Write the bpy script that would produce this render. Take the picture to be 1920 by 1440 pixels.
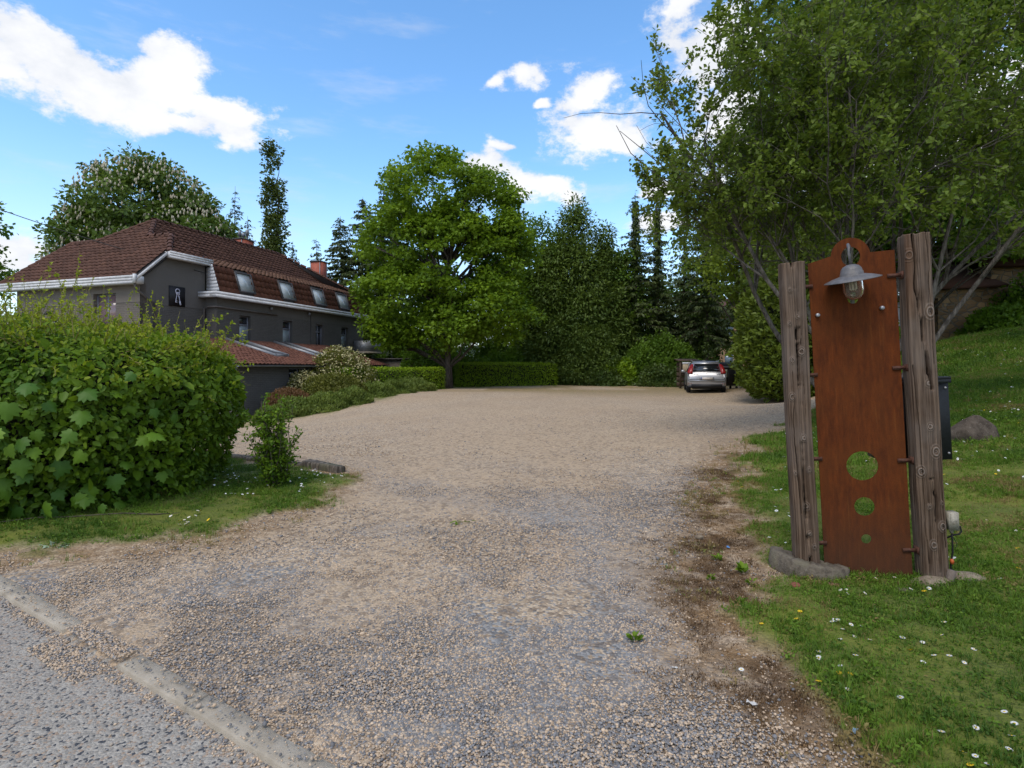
import bpy, bmesh, math, random
import numpy as np
from mathutils import Vector, Matrix
R = math.radians
PI = math.pi
random.seed(7)
scene = bpy.context.scene
for o in list(bpy.data.objects):
    bpy.data.objects.remove(o)
COL = scene.collection

# ------------------------------------------------------------------ camera
H, F, HY = 1.30, 1050.0, 690.0          # eye height, focal length and horizon measured on the photograph
cam_d = bpy.data.cameras.new('camera'); cam = bpy.data.objects.new('camera', cam_d); COL.objects.link(cam)
cam.location = (0, 0, H); cam.rotation_euler = (R(90), 0, 0)
cam_d.sensor_width = 36; cam_d.lens = 36 * F / 1920; cam_d.shift_y = -30 / 1920
cam_d.clip_start = 0.05; cam_d.clip_end = 6000
scene.camera = cam
scene.view_settings.view_transform = 'Standard'; scene.view_settings.look = 'None'
scene.view_settings.gamma = 1; scene.view_settings.use_curve_mapping = False
scene.view_settings.exposure = 0.62

# ------------------------------------------------------------------ sun and sky
SUN_EL, SUN_AZ = 56, 208                # azimuth clockwise from +Y (ahead): behind and left of the camera
sun_d = bpy.data.lights.new('sun', 'SUN'); sun_d.energy = 1.35; sun_d.angle = R(30); sun_d.color = (1, .93, .82)
sun = bpy.data.objects.new('sun', sun_d); COL.objects.link(sun)
sv = Vector((math.sin(R(SUN_AZ)) * math.cos(R(SUN_EL)), math.cos(R(SUN_AZ)) * math.cos(R(SUN_EL)), math.sin(R(SUN_EL))))
sun.rotation_euler = sv.to_track_quat('Z', 'Y').to_euler(); sun.location = (0, 0, 60)

world = bpy.data.worlds.new('World'); scene.world = world; world.use_nodes = True
nt = world.node_tree; nt.nodes.clear()
def N(t, **k):
    n = nt.nodes.new(t)
    for a, b in k.items(): setattr(n, a, b)
    return n
def L(a, b): nt.links.new(a, b)
out = N('ShaderNodeOutputWorld'); bg = N('ShaderNodeBackground'); L(bg.outputs[0], out.inputs[0])
bg.inputs[1].default_value = 0.145
sky = N('ShaderNodeTexSky'); sky.sky_type = 'NISHITA'; sky.sun_disc = False
sky.sun_elevation = R(SUN_EL); sky.sun_rotation = R(SUN_AZ); sky.altitude = 100; sky.air_density = 1.0; sky.dust_density = 0.7; sky.ozone_density = 1.6
hs = N('ShaderNodeHueSaturation'); hs.inputs['Saturation'].default_value = 1.20; hs.inputs['Value'].default_value = 1.36
hs.inputs['Hue'].default_value = 0.497
L(sky.outputs[0], hs.inputs['Color'])
tc = N('ShaderNodeTexCoord')
def M(op, a, b=None, c=None, clamp=False):
    n = N('ShaderNodeMath', operation=op); n.use_clamp = clamp
    for i, v in enumerate((a, b, c)):
        if v is None: continue
        if isinstance(v, (int, float)): n.inputs[i].default_value = v
        else: L(v, n.inputs[i])
    return n.outputs[0]
def smooth(x, lo, hi):
    n = N('ShaderNodeMapRange', interpolation_type='SMOOTHSTEP'); L(x, n.inputs[0])
    n.inputs[1].default_value = lo; n.inputs[2].default_value = hi
    return n.outputs[0]
def fbm(vec, scale, detail, rough=.55, z=1.6):
    mp = N('ShaderNodeVectorMath', operation='MULTIPLY'); L(vec, mp.inputs[0]); mp.inputs[1].default_value = (1, 1, z)
    n = N('ShaderNodeTexNoise'); n.inputs['Scale'].default_value = scale; n.inputs['Detail'].default_value = detail
    n.inputs['Roughness'].default_value = rough; L(mp.outputs[0], n.inputs['Vector']); return n
wn = fbm(tc.outputs['Generated'], 7, 3)
wv = N('ShaderNodeVectorMath', operation='MULTIPLY_ADD'); L(wn.outputs['Color'], wv.inputs[0])
wv.inputs[1].default_value = (.09, .09, .09); L(tc.outputs['Generated'], wv.inputs[2])
off = N('ShaderNodeVectorMath', operation='SUBTRACT'); L(wv.outputs[0], off.inputs[0]); off.inputs[1].default_value = (.045, .045, .045)
blobs = [(75, 85, 95, 42), (180, 165, 125, 62), (290, 178, 125, 66), (335, 125, 55, 46), (430, 222, 98, 42), (20, 125, 60, 34),
         (310, 225, 120, 28), (255, 205, 100, 40), (537, 213, 12, 10), (930, 165, 28, 14), (985, 150, 36, 20), (1018, 190, 14, 9),
         (1100, 165, 62, 40), (1120, 248, 84, 56), (1175, 262, 60, 32), (925, 322, 62, 34), (1000, 362, 85, 30), (955, 280, 30, 12),
         (1262, 35, 55, 42), (1350, 90, 100, 70), (1245, 350, 42, 24), (1420, 250, 120, 110), (40, 475, 70, 50), (120, 520, 70, 40),
         (1620, 300, 200, 220), (1850, 260, 200, 200), (1048, 5, 10, 6), (1230, 420, 60, 25)]
acc = None
for (u, v, rx, ry) in blobs:
    d = Vector(((u - 960) / F, 1, (HY - v) / F)); k = d.length; d.normalize()
    s = N('ShaderNodeVectorMath', operation='SUBTRACT'); L(off.outputs[0], s.inputs[0]); s.inputs[1].default_value = d
    m = N('ShaderNodeVectorMath', operation='MULTIPLY'); L(s.outputs[0], m.inputs[0])
    a, b = F * k / rx / 1.1, F * k / ry / 1.1
    m.inputs[1].default_value = (a, a * .8, b)
    l = N('ShaderNodeVectorMath', operation='LENGTH'); L(m.outputs[0], l.inputs[0])
    q = M('SUBTRACT', 1.0, l.outputs['Value'])
    acc = q if acc is None else M('SMOOTH_MAX', acc, q, .25)
n1 = fbm(tc.outputs['Generated'], 15, 10, .66)
dens = M('ADD', acc, M('MULTIPLY', M('SUBTRACT', n1.outputs[0], .5), 2.5))
cl = smooth(dens, -.04, .50)
sep = N('ShaderNodeSeparateXYZ'); L(tc.outputs['Generated'], sep.inputs[0])
n2 = fbm(tc.outputs['Generated'], 4, 6)
gen = M('MULTIPLY', smooth(n2.outputs[0], .38, .54), M('SUBTRACT', 1.0, smooth(sep.outputs[1], .35, .6)))
cl = M('MAXIMUM', cl, M('MULTIPLY', gen, .9))
wisp = fbm(tc.outputs['Generated'], 5, 7, .6, 4.5)
cl = M('MAXIMUM', cl, M('MULTIPLY', smooth(wisp.outputs[0], .5, .75), .28))
hz = M('MULTIPLY', M('SUBTRACT', 1.0, smooth(sep.outputs[2], -.02, .36)), .5)
mixh = N('ShaderNodeMix', data_type='RGBA'); L(hz, mixh.inputs[0]); L(hs.outputs[0], mixh.inputs[6]); mixh.inputs[7].default_value = (3.9, 4.5, 5.4, 1)
n3 = fbm(tc.outputs['Generated'], 9, 5)
shade = smooth(M('ADD', n3.outputs[0], M('MULTIPLY', dens, .22)), .28, .72)
cc = N('ShaderNodeMix', data_type='RGBA'); L(shade, cc.inputs[0]); cc.inputs[6].default_value = (3.6, 3.75, 4.05, 1); cc.inputs[7].default_value = (4.7, 4.7, 4.75, 1)
mixc = N('ShaderNodeMix', data_type='RGBA'); L(M('MULTIPLY', cl, .97), mixc.inputs[0]); L(mixh.outputs[2], mixc.inputs[6]); L(cc.outputs[2], mixc.inputs[7])
L(mixc.outputs[2], bg.inputs[0])

# ------------------------------------------------------------------ helpers
def at(u, v, D):                         # measured point: photo column, row and distance in metres -> world
    return ((u - 960) / F * D, D, H + (HY - v) / F * D)
def tag(o, label=None, cat=None, group=None, kind=None):
    if label: o['label'] = label
    if cat: o['category'] = cat
    if group: o['group'] = group
    if kind: o['kind'] = kind
    return o
def empty(name, loc, rz=0, **k):
    o = bpy.data.objects.new(name, None); COL.objects.link(o); o.location = loc; o.rotation_euler = (0, 0, rz)
    o.empty_display_size = .2
    return tag(o, **k)
def inst(name, mesh, parent=None, mat4=None):
    o = bpy.data.objects.new(name, mesh); COL.objects.link(o)
    if parent: o.parent = parent
    if mat4 is not None: o.matrix_local = mat4
    return o
class MB:
    """collects shapes and links them as ONE mesh object"""
    def __init__(s): s.V = []; s.F = []; s.T = []; s.n = 0
    def add(s, v, f, t=0.0):
        v = np.asarray(v, dtype=np.float32).reshape(-1, 3)
        s.V.append(v)
        if isinstance(f, np.ndarray): s.F.append(f + s.n)
        else:
            for k in set(len(q) for q in f): s.F.append(np.array([q for q in f if len(q) == k]) + s.n)
        s.T.append(np.broadcast_to(np.asarray(t, dtype=np.float32), (len(v),)))
        s.n += len(v); return s
    def box(s, x0, x1, y0, y1, z0, z1, t=0.0, M4=None):
        v = np.array([(x, y, z) for z in (z0, z1) for y in (y0, y1) for x in (x0, x1)], float)
        if M4 is not None: v = np.array([M4 @ Vector(p) for p in v])
        return s.add(v, [(0, 2, 3, 1), (4, 5, 7, 6), (0, 1, 5, 4), (2, 6, 7, 3), (0, 4, 6, 2), (1, 3, 7, 5)], t)
    def tube(s, pts, rad, k=6, t=0.0, cap=True):
        P = np.asarray(pts, float); n = len(P); rad = np.broadcast_to(np.asarray(rad, float), (n,))
        T = np.gradient(P, axis=0); T /= np.linalg.norm(T, axis=1)[:, None] + 1e-9
        up = np.where(np.abs(T[:, 2:3]) > .9, np.array([[1., 0, 0]]), np.array([[0, 0, 1.]]))
        A = np.cross(T, up); A /= np.linalg.norm(A, axis=1)[:, None] + 1e-9
        for i in range(1, n):
            if np.dot(A[i], A[i - 1]) < 0: A[i] *= -1
        B = np.cross(T, A)
        an = np.arange(k) * 2 * PI / k
        v = P[:, None] + rad[:, None, None] * (A[:, None] * np.cos(an)[None, :, None] + B[:, None] * np.sin(an)[None, :, None])
        i = np.arange(n - 1)[:, None]; j = np.arange(k)[None]
        f = np.stack([i * k + j, i * k + (j + 1) % k, (i + 1) * k + (j + 1) % k, (i + 1) * k + j], -1).reshape(-1, 4)
        s.add(v.reshape(-1, 3), f, t)
        if cap:
            s.F.append(np.array([list(range(s.n - k, s.n))])); s.F.append(np.array([list(range(s.n - n * k, s.n - n * k + k))[::-1]]))
        return s
    def lathe(s, prof, c=(0, 0, 0), k=24, t=0.0, M4=None):
        an = np.arange(k) * 2 * PI / k; pr = np.array(prof, float); n = len(pr)
        v = np.stack([pr[:, 0:1] * np.cos(an), pr[:, 0:1] * np.sin(an), np.repeat(pr[:, 1:2], k, 1)], -1).reshape(-1, 3)
        if M4 is not None: v = np.array([M4 @ Vector(p) for p in v])
        v = v + np.array(c)
        i = np.arange(n - 1)[:, None]; j = np.arange(k)[None]
        f = np.stack([i * k + j, i * k + (j + 1) % k, (i + 1) * k + (j + 1) % k, (i + 1) * k + j], -1).reshape(-1, 4)
        return s.add(v, f, t)
    def poly(s, pts, thick=None, t=0.0):
        pts = [Vector(p) for p in pts]; n = len(pts)
        if thick is None: return s.add([tuple(p) for p in pts], [tuple(range(n))], t)
        nv = Vector()
        for i in range(n): nv += pts[i].cross(pts[(i + 1) % n])
        nv.normalize()
        lo = [p - nv * thick for p in pts]
        f = [tuple(range(n)), tuple(range(2 * n - 1, n - 1, -1))] + [(i, n + i, n + (i + 1) % n, (i + 1) % n) for i in range(n)]
        return s.add([tuple(p) for p in pts + lo], f, t)
    def mesh(s, name, mat, smooth_=False, uv=False):
        me = bpy.data.meshes.new(name)
        V = np.concatenate(s.V); me.vertices.add(len(V)); me.vertices.foreach_set('co', V.astype(np.float32).ravel())
        fs = [f for f in s.F if len(f)]
        if fs:
            idx = np.concatenate([f.ravel() for f in fs]); tot = np.concatenate([np.full(len(f), f.shape[1]) for f in fs])
            me.loops.add(len(idx)); me.loops.foreach_set('vertex_index', idx.astype(np.int32))
            me.polygons.add(len(tot)); st = np.concatenate([[0], np.cumsum(tot)[:-1]])
            me.polygons.foreach_set('loop_start', st.astype(np.int32)); me.polygons.foreach_set('loop_total', tot.astype(np.int32))
            me.update(calc_edges=True); me.validate()
            if smooth_: me.polygons.foreach_set('use_smooth', np.ones(len(me.polygons), bool))
        T = np.concatenate(s.T)
        if T.any() and len(T) == len(me.vertices):
            a = me.attributes.new('tint', 'FLOAT', 'POINT'); a.data.foreach_set('value', T.astype(np.float32))
        if uv: box_uv(me)
        if mat: me.materials.append(mat)
        return me
    def build(s, name, mat, parent=None, smooth_=False, uv=False, loc=None, **k):
        o = inst(name, s.mesh(name, mat, smooth_, uv), parent)
        if loc: o.location = loc
        return tag(o, **k)
def box_uv(me):
    uvl = me.uv_layers.new(name='UVMap'); 
    nl = len(me.loops); vi = np.empty(nl, np.int32); me.loops.foreach_get('vertex_index', vi)
    co = np.empty(len(me.vertices) * 3, np.float32); me.vertices.foreach_get('co', co); co = co.reshape(-1, 3)[vi]
    pn = np.empty(len(me.polygons) * 3, np.float32); me.polygons.foreach_get('normal', pn); pn = np.abs(pn.reshape(-1, 3))
    lt = np.empty(len(me.polygons), np.int32); me.polygons.foreach_get('loop_total', lt)
    ax = np.repeat(pn.argmax(1), lt)
    uv = np.where((ax == 0)[:, None], co[:, [1, 2]], np.where((ax == 1)[:, None], co[:, [0, 2]], co[:, [0, 1]]))
    uvl.data.foreach_set('uv', uv.astype(np.float32).ravel())

rng = np.random.default_rng(11)
def _h(ix, iy, seed):
    n = (ix.astype(np.int64) * 374761393 + iy.astype(np.int64) * 668265263 + seed * 974634777) & 0xffffffff
    n = ((n ^ (n >> 13)) * 1274126177) & 0xffffffff
    return ((n ^ (n >> 16)) & 0xffff) / 65535.0
def vn(x, y, seed=0):
    ix = np.floor(x); iy = np.floor(y); fx = x - ix; fy = y - iy
    fx = fx * fx * (3 - 2 * fx); fy = fy * fy * (3 - 2 * fy)
    a, b, c, d = _h(ix, iy, seed), _h(ix + 1, iy, seed), _h(ix, iy + 1, seed), _h(ix + 1, iy + 1, seed)
    return (a * (1 - fx) + b * fx) * (1 - fy) + (c * (1 - fx) + d * fx) * fy
def fb(x, y, seed=0, o=4):
    r = 0; a = .5; s = 0
    for i in range(o): r = r + a * vn(x * 2 ** i + 17.3 * i, y * 2 ** i - 9.1 * i, seed + i); s += a; a *= .5
    return r / s
def sst(x, a, b):
    t = np.clip((x - a) / (b - a), 0, 1); return t * t * (3 - 2 * t)

# ------------------------------------------------------------------ materials
def newmat(name):
    m = bpy.data.materials.new(name); m.use_nodes = True; t = m.node_tree; t.nodes.clear()
    o = t.nodes.new('ShaderNodeOutputMaterial'); return m, t, o
class G:
    """small node graph helper"""
    def __init__(s, name):
        s.m, s.t, s.o = newmat(name)
    def n(s, typ, ins=None, **k):
        x = s.t.nodes.new(typ)
        for a, b in k.items(): setattr(x, a, b)
        for key, v in (ins or {}).items():
            if hasattr(v, 'is_linked') or isinstance(v, bpy.types.NodeSocket): s.t.links.new(v, x.inputs[key])
            else: x.inputs[key].default_value = v
        return x
    def math(s, op, a, b=0.0, clamp=False):
        x = s.n('ShaderNodeMath', {0: a, 1: b}, operation=op); x.use_clamp = clamp; return x.outputs[0]
    def mix(s, f, a, b):
        c = lambda v: v if isinstance(v, bpy.types.NodeSocket) else (*v, 1)
        x = s.n('ShaderNodeMix', {0: f, 6: c(a), 7: c(b)}, data_type='RGBA'); return x.outputs[2]
    def ss(s, x, lo, hi):
        return s.n('ShaderNodeMapRange', {0: x, 1: lo, 2: hi}, interpolation_type='SMOOTHSTEP').outputs[0]
    def pos(s, kind='Object'):
        if kind == 'World': return s.n('ShaderNodeNewGeometry').outputs['Position']
        return s.n('ShaderNodeTexCoord').outputs[kind]
    def noise(s, vec, scale, detail=5, rough=.55):
        return s.n('ShaderNodeTexNoise', {'Vector': vec, 'Scale': scale, 'Detail': detail, 'Roughness': rough}).outputs[0]
    def scale(s, vec, sc): return s.n('ShaderNodeVectorMath', {0: vec, 1: sc}, operation='MULTIPLY').outputs[0]
    def attr(s, name, typ='GEOMETRY'):
        return s.n('ShaderNodeAttribute', attribute_name=name, attribute_type=typ)
    def bump(s, h, dist=.01, st=1.0): return s.n('ShaderNodeBump', {'Height': h, 'Distance': dist, 'Strength': st}).outputs[0]
    def pbr(s, col, rough=.8, nrm=None, metal=0.0, spec=.35, **kw):
        ins = {'Base Color': col if isinstance(col, bpy.types.NodeSocket) else (*col, 1), 'Roughness': rough, 'Metallic': metal, 'Specular IOR Level': spec}
        if nrm: ins['Normal'] = nrm
        ins.update(kw)
        p = s.n('ShaderNodeBsdfPrincipled', ins); s.t.links.new(p.outputs[0], s.o.inputs[0]); return s.m
def plain(name, col, rough=.6, metal=0.0, var=.15, scale=8, spec=.35):
    g = G(name); c = g.noise(g.pos(), scale, 6, .65)
    k = g.mix(g.ss(c, .3, .7), tuple(x * (1 - var) for x in col), tuple(min(1, x * (1 + var)) for x in col))
    return g.pbr(k, rough, g.bump(c, .003), metal, spec)
def leafmat(name, a, b, trans=.32, hue=None, spread=1.0):
    """a,b: base colours at tint 0 and 1"""
    g = G(name); t = g.attr('tint').outputs['Fac']; w = g.noise(g.pos('World'), 1.3, 3)
    r = g.n('ShaderNodeObjectInfo').outputs['Random']
    f = g.math('ADD', g.math('MULTIPLY', t, .8), g.math('ADD', g.math('MULTIPLY', w, .3), g.math('MULTIPLY', r, .12)), True)
    c = g.mix(f, a, b)
    d = g.n('ShaderNodeBsdfPrincipled', {'Base Color': c, 'Roughness': .5, 'Specular IOR Level': .28})
    tr = g.n('ShaderNodeBsdfTranslucent', {'Color': g.mix(.35, c, (.16, .22, .01))})
    mx = g.n('ShaderNodeMixShader', {0: trans, 1: d.outputs[0], 2: tr.outputs[0]})
    g.t.links.new(mx.outputs[0], g.o.inputs[0]); return g.m
MAT = {}
MAT['bark'] = None
def bark(name, a, b, sc=6):
    g = G(name); p = g.scale(g.pos('World'), (1, 1, .18)); n = g.noise(p, sc * 3, 7, .7); n2 = g.noise(g.pos('World'), 2.2, 3)
    c = g.mix(g.ss(n, .35, .68), a, b); c = g.mix(g.math('MULTIPLY', g.ss(n2, .52, .7), .45), c, (.09, .105, .05))
    return g.pbr(c, .9, g.bump(n, .03))
MAT['bark'] = bark('bark', (.035, .028, .022), (.13, .105, .085))
MAT['bark_grey'] = bark('bark_grey', (.05, .042, .034), (.20, .175, .15))
MAT['maple'] = leafmat('leaf_maple', (.065, .135, .012), (.23, .36, .018), .44)
MAT['maple2'] = leafmat('leaf_maple_dark', (.040, .11, .012), (.15, .27, .018), .44)
MAT['chestnut'] = leafmat('leaf_chestnut', (.045, .10, .022), (.16, .235, .045), .36)
MAT['blossom'] = leafmat('blossom_white', (.50, .44, .33), (.66, .60, .46), .3)
MAT['spruce'] = leafmat('needles', (.026, .048, .018), (.10, .13, .035), .25)
MAT['ivy'] = leafmat('leaf_ivy', (.025, .058, .012), (.085, .125, .022), .25)
MAT['poplar'] = leafmat('leaf_poplar', (.045, .08, .02), (.12, .155, .035), .34)
MAT['thuja'] = leafmat('thuja_spray', (.040, .085, .018), (.15, .215, .035), .32)
MAT['thuja_y'] = leafmat('thuja_yellow', (.035, .065, .010), (.14, .19, .018), .25)
MAT['lime'] = leafmat('leaf_lime', (.07, .13, .014), (.25, .33, .03), .44)
MAT['elm'] = leafmat('leaf_elm', (.06, .11, .016), (.23, .31, .045), .46)
MAT['beech'] = leafmat('leaf_beech', (.07, .155, .008), (.29, .42, .016), .4)
MAT['fieldm'] = leafmat('leaf_fieldmaple', (.030, .10, .008), (.19, .30, .016), .4)
MAT['newleaf'] = leafmat('leaf_new_growth', (.14, .24, .012), (.42, .45, .03), .5)
MAT['syc'] = leafmat('leaf_sycamore', (.03, .105, .016), (.15, .27, .02), .34)
MAT['under'] = leafmat('leaf_understory', (.045, .11, .014), (.16, .27, .024), .4)
MAT['brown_shrub'] = leafmat('leaf_redbrown', (.10, .045, .02), (.24, .12, .05), .25)
MAT['olive_shrub'] = leafmat('leaf_olive', (.07, .085, .016), (.20, .195, .03), .3)
MAT['cream'] = leafmat('blossom_cream', (.30, .27, .12), (.62, .56, .30), .3)
MAT['lavender'] = leafmat('leaf_lavender', (.07, .11, .022), (.22, .28, .05), .3)
MAT['core'] = plain('shade_core', (.016, .018, .009), .95, var=.4, scale=20)  # near-black solid fill: shade among the inner leaves put into its colour
MAT['stem'] = plain('green_stem', (.20, .17, .06), .7)
MAT['white_paint'] = None
def weathered_white():
    g = G('white_boards'); p = g.pos(); n = g.noise(p, 5, 7, .7); s = g.noise(g.scale(p, (1.5, 1.5, .4)), 9, 5, .7)
    c = g.mix(g.ss(n, .35, .75), (.52, .52, .53), (.72, .72, .74)); c = g.mix(g.math('MULTIPLY', g.ss(s, .58, .74), .55), c, (.22, .2, .15))
    return g.pbr(c, .6, g.bump(n, .002))
MAT['white_paint'] = weathered_white()
def brickpaint(name, base, stucco_z=None):
    g = G(name); uv = g.n('ShaderNodeUVMap').outputs[0]
    b = g.n('ShaderNodeTexBrick', {'Vector': uv, 'Scale': 1.0, 'Mortar Size': .007, 'Mortar Smooth': .3, 'Brick Width': .22, 'Row Height': .075, 'Bias': 0.0,
            'Color1': (*base, 1), 'Color2': (*[x * .86 for x in base], 1), 'Mortar': (*[x * .62 for x in base], 1)})
    n = g.noise(g.pos(), 1.1, 6, .6); n2 = g.noise(g.pos(), 40, 4, .6)
    streak = g.noise(g.scale(g.pos(), (3, 3, .25)), 2.2, 5, .6)
    col = b.outputs[0]; hgt = g.math('ADD', g.math('MULTIPLY', b.outputs['Fac'], -.7), g.math('MULTIPLY', n2, .35))
    if stucco_z is not None:
        z = g.n('ShaderNodeSeparateXYZ', {0: g.pos()}).outputs[2]; k = g.math('GREATER_THAN', z, stucco_z)
        col = g.mix(k, col, tuple(x * 1.04 for x in base)); hgt = g.math('MULTIPLY', hgt, g.math('SUBTRACT', 1.0, g.math('MULTIPLY', k, .8)))
    col = g.mix(g.math('MULTIPLY', g.ss(n, .4, .7), .3), col, tuple(x * 1.35 for x in base))
    col = g.mix(g.math('MULTIPLY', g.ss(streak, .55, .75), .35), col, tuple(x * .6 for x in base))
    return g.pbr(col, .75, g.bump(hgt, .012))
MAT['wall_warm'] = brickpaint('painted_brick_taupe', (.16, .137, .118), 4.95)
MAT['wall_grey'] = brickpaint('painted_brick_grey', (.112, .104, .097), 4.95)
MAT['wall_annex'] = brickpaint('painted_brick_slate', (.102, .098, .096))
def tilemat(name, a, b, moss=.3):
    g = G(name); t = g.attr('tint').outputs['Fac']; r = g.n('ShaderNodeObjectInfo').outputs['Random']
    w = g.n('ShaderNodeTexWhiteNoise', {'Vector': g.pos('World')}, noise_dimensions='3D')
    n = g.noise(g.pos('World'), 3, 7, .65); n2 = g.noise(g.pos('World'), 30, 4, .7)
    f = g.math('FRACT', g.math('ADD', t, r)); c = g.mix(f, a, b)
    c = g.mix(g.math('MULTIPLY', g.ss(n, .55, .72), moss), c, (.15, .075, .035)); c = g.mix(g.math('MULTIPLY', g.ss(n2, .55, .8), .5), c, tuple(x * .5 for x in a))
    return g.pbr(c, .8, g.bump(n2, .004), spec=.25)
MAT['tile'] = tilemat('roof_tile_brown', (.070, .033, .023), (.110, .052, .036))
MAT['tile_m'] = tilemat('roof_tile_mansard', (.085, .033, .020), (.125, .050, .030), .35)
MAT['tile_moss'] = tilemat('roof_tile_mossy', (.10, .050, .032), (.19, .10, .06), .6)
MAT['tile_a'] = tilemat('roof_tile_annex', (.13, .055, .038), (.22, .095, .062), .2)
MAT['chim'] = plain('chimney_red_slate', (.36, .10, .065), .7, var=.2)
MAT['zinc'] = plain('zinc_grey', (.22, .23, .25), .45, .3)
MAT['pipe'] = plain('grey_pipe', (.13, .115, .108), .5)
MAT['darkframe'] = plain('dark_frame', (.05, .045, .045), .5)
MAT['greyframe'] = plain('grey_frame', (.20, .21, .25), .5)
def glassmat(name, col, rough=.08):
    g = G(name); n = g.noise(g.pos(), 1.6, 3)
    return g.pbr(g.mix(n, tuple(x * .8 for x in col), tuple(x * 1.15 for x in col)), rough, g.bump(n, .004, .4), 0, .9)
MAT['glass_dark'] = glassmat('glass_dark', (.025, .028, .03), .05)
MAT['blind'] = glassmat('glass_with_blind', (.34, .40, .43), .2)
MAT['skyglass'] = glassmat('skylight_glass', (.40, .45, .47), .03)  # pale base: cloud reflection put into the colour, together with a pale blind
MAT['black'] = plain('black_paint', (.012, .012, .016), .5)
MAT['signwhite'] = plain('sign_silver', (.55, .55, .66), .5, var=.05)

# ------------------------------------------------------------------ terrain height and ground masks
ctrl = [(0, 0, 0), (-3, 3, 0), (3, 1.5, .02), (-6, 0, 0), (6, -2, .05), (0, 5, 0), (-3, 5, .02), (2.2, 3.5, 0), (3, 5.5, .06), (0, -6, 0), (-7, 5, -.02), (-4.4, 8.3, -.03), (-2, 6.8, 0),
        (5.8, 7, .3), (10.2, 12, .97), (14.5, 20, 1.85), (18.3, 24, 2.33), (22.9, 25, 2.7), (7.5, 6, .6), (12, 8, 1.3), (5.4, 10.9, .15), (10.5, 19.5, .2), (12, 22.5, .22), (9, 27, .12),
        (-10.9, 21.9, -.98), (-9.5, 19.5, -.85), (-7.6, 20.2, -.5), (-5.66, 22, -.08), (-3.4, 31, .12), (0, 34, .12), (3.2, 38, .15), (10, 36, .12), (13.5, 33, .2), (0, 20, .05), (0, 12, .02), (5, 20, .08),
        (-8, 14, -.55), (-12, 16, -.9), (-6.3, 26, .1), (-8, 25, 0), (-9.5, 23, -.3), (-14, 34, -.3), (-25, 30, -1), (-20, 12, -1), (-5, 15, -.22), (-2.5, 20, -.02), (0, 50, .3), (20, 50, .6), (-20, 50, -.5), (30, 30, 3.2), (26, 10, 1.7)]
C = np.array(ctrl, float)
def _tps(r2): return np.where(r2 > 1e-9, .5 * r2 * np.log(r2 + 1e-12), 0)
_K = _tps(((C[:, None, :2] - C[None, :, :2]) ** 2).sum(-1)) + np.eye(len(C)) * 1.5
_P = np.concatenate([np.ones((len(C), 1)), C[:, :2]], 1)
_A = np.block([[_K, _P], [_P.T, np.zeros((3, 3))]]); _w = np.linalg.solve(_A, np.concatenate([C[:, 2], np.zeros(3)]))
def gz(x, y):
    x = np.asarray(x, float); y = np.asarray(y, float); sh = x.shape; x = x.ravel(); y = y.ravel()
    cx = np.clip(x, -28, 32); cy = np.clip(y, -10, 55)
    r2 = (cx[:, None] - C[None, :, 0]) ** 2 + (cy[:, None] - C[None, :, 1]) ** 2
    z = _tps(r2) @ _w[:len(C)] + _w[-3] + _w[-2] * cx + _w[-1] * cy
    d = np.hypot(x - cx, y - cy); z = z * np.exp(-d / 60)
    near = sst(np.hypot(x, y - 2), 3, 6.5)
    z = z * near
    return z.reshape(sh)
def gz1(x, y): return float(gz(np.array([x]), np.array([y]))[0])
GP = np.array([(1.26, 1.0), (1.26, 1.82), (1.22, 2.2), (1.2, 2.6), (1.27, 2.97), (1.5, 3.5), (1.72, 3.95), (2.02, 4.7), (2.2, 5.3), (2.7, 6.4), (3.1, 7.6), (4.27, 9.7), (5.5, 10.9), (8.2, 14.2), (10.8, 18), (12.2, 22),
               (14.5, 27), (15, 33), (13.5, 35), (10, 37), (3.3, 37.6), (-3.2, 33), (-4.4, 29.2), (-5.5, 22.4), (-6.8, 20.6), (-8.4, 20.0), (-9.6, 20.6), (-10.6, 22), (-13, 20), (-22, 14), (-22, 12.5), (-9, 10.2), (-4.46, 8.3), (-2.1, 6.8),
               (-1.75, 5.8), (-1.96, 5.15), (-2.26, 4.4), (-2.65, 4.1), (-3.37, 3.8), (-5, 3.9), (-9, 4.6), (-9, -3), (1.3, -3)])
def sdist(x, y, P):
    x = x.ravel(); y = y.ravel(); d = np.full(x.shape, 1e9); ins = np.zeros(x.shape, bool)
    for i in range(len(P)):
        ax, ay = P[i]; bx, by = P[(i + 1) % len(P)]; ex, ey = bx - ax, by - ay
        t = np.clip(((x - ax) * ex + (y - ay) * ey) / (ex * ex + ey * ey), 0, 1)
        d = np.minimum(d, np.hypot(x - ax - t * ex, y - ay - t * ey))
        c = ((ay > y) != (by > y)) & (x < (bx - ax) * (y - ay) / (by - ay + 1e-12) + ax); ins ^= c
    return np.where(ins, -d, d)
KA = np.array([-2.92, 3.21]); KB = np.array([-.775, 1.835]); KD = (KB - KA) / np.linalg.norm(KB - KA); KN = np.array([-KD[1], KD[0]])   # kerb line, KN points to the gravel
if KN[1] < 0: KN = -KN
def kerbd(x, y): return (x - KA[0]) * KN[0] + (y - KA[1]) * KN[1]
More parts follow.
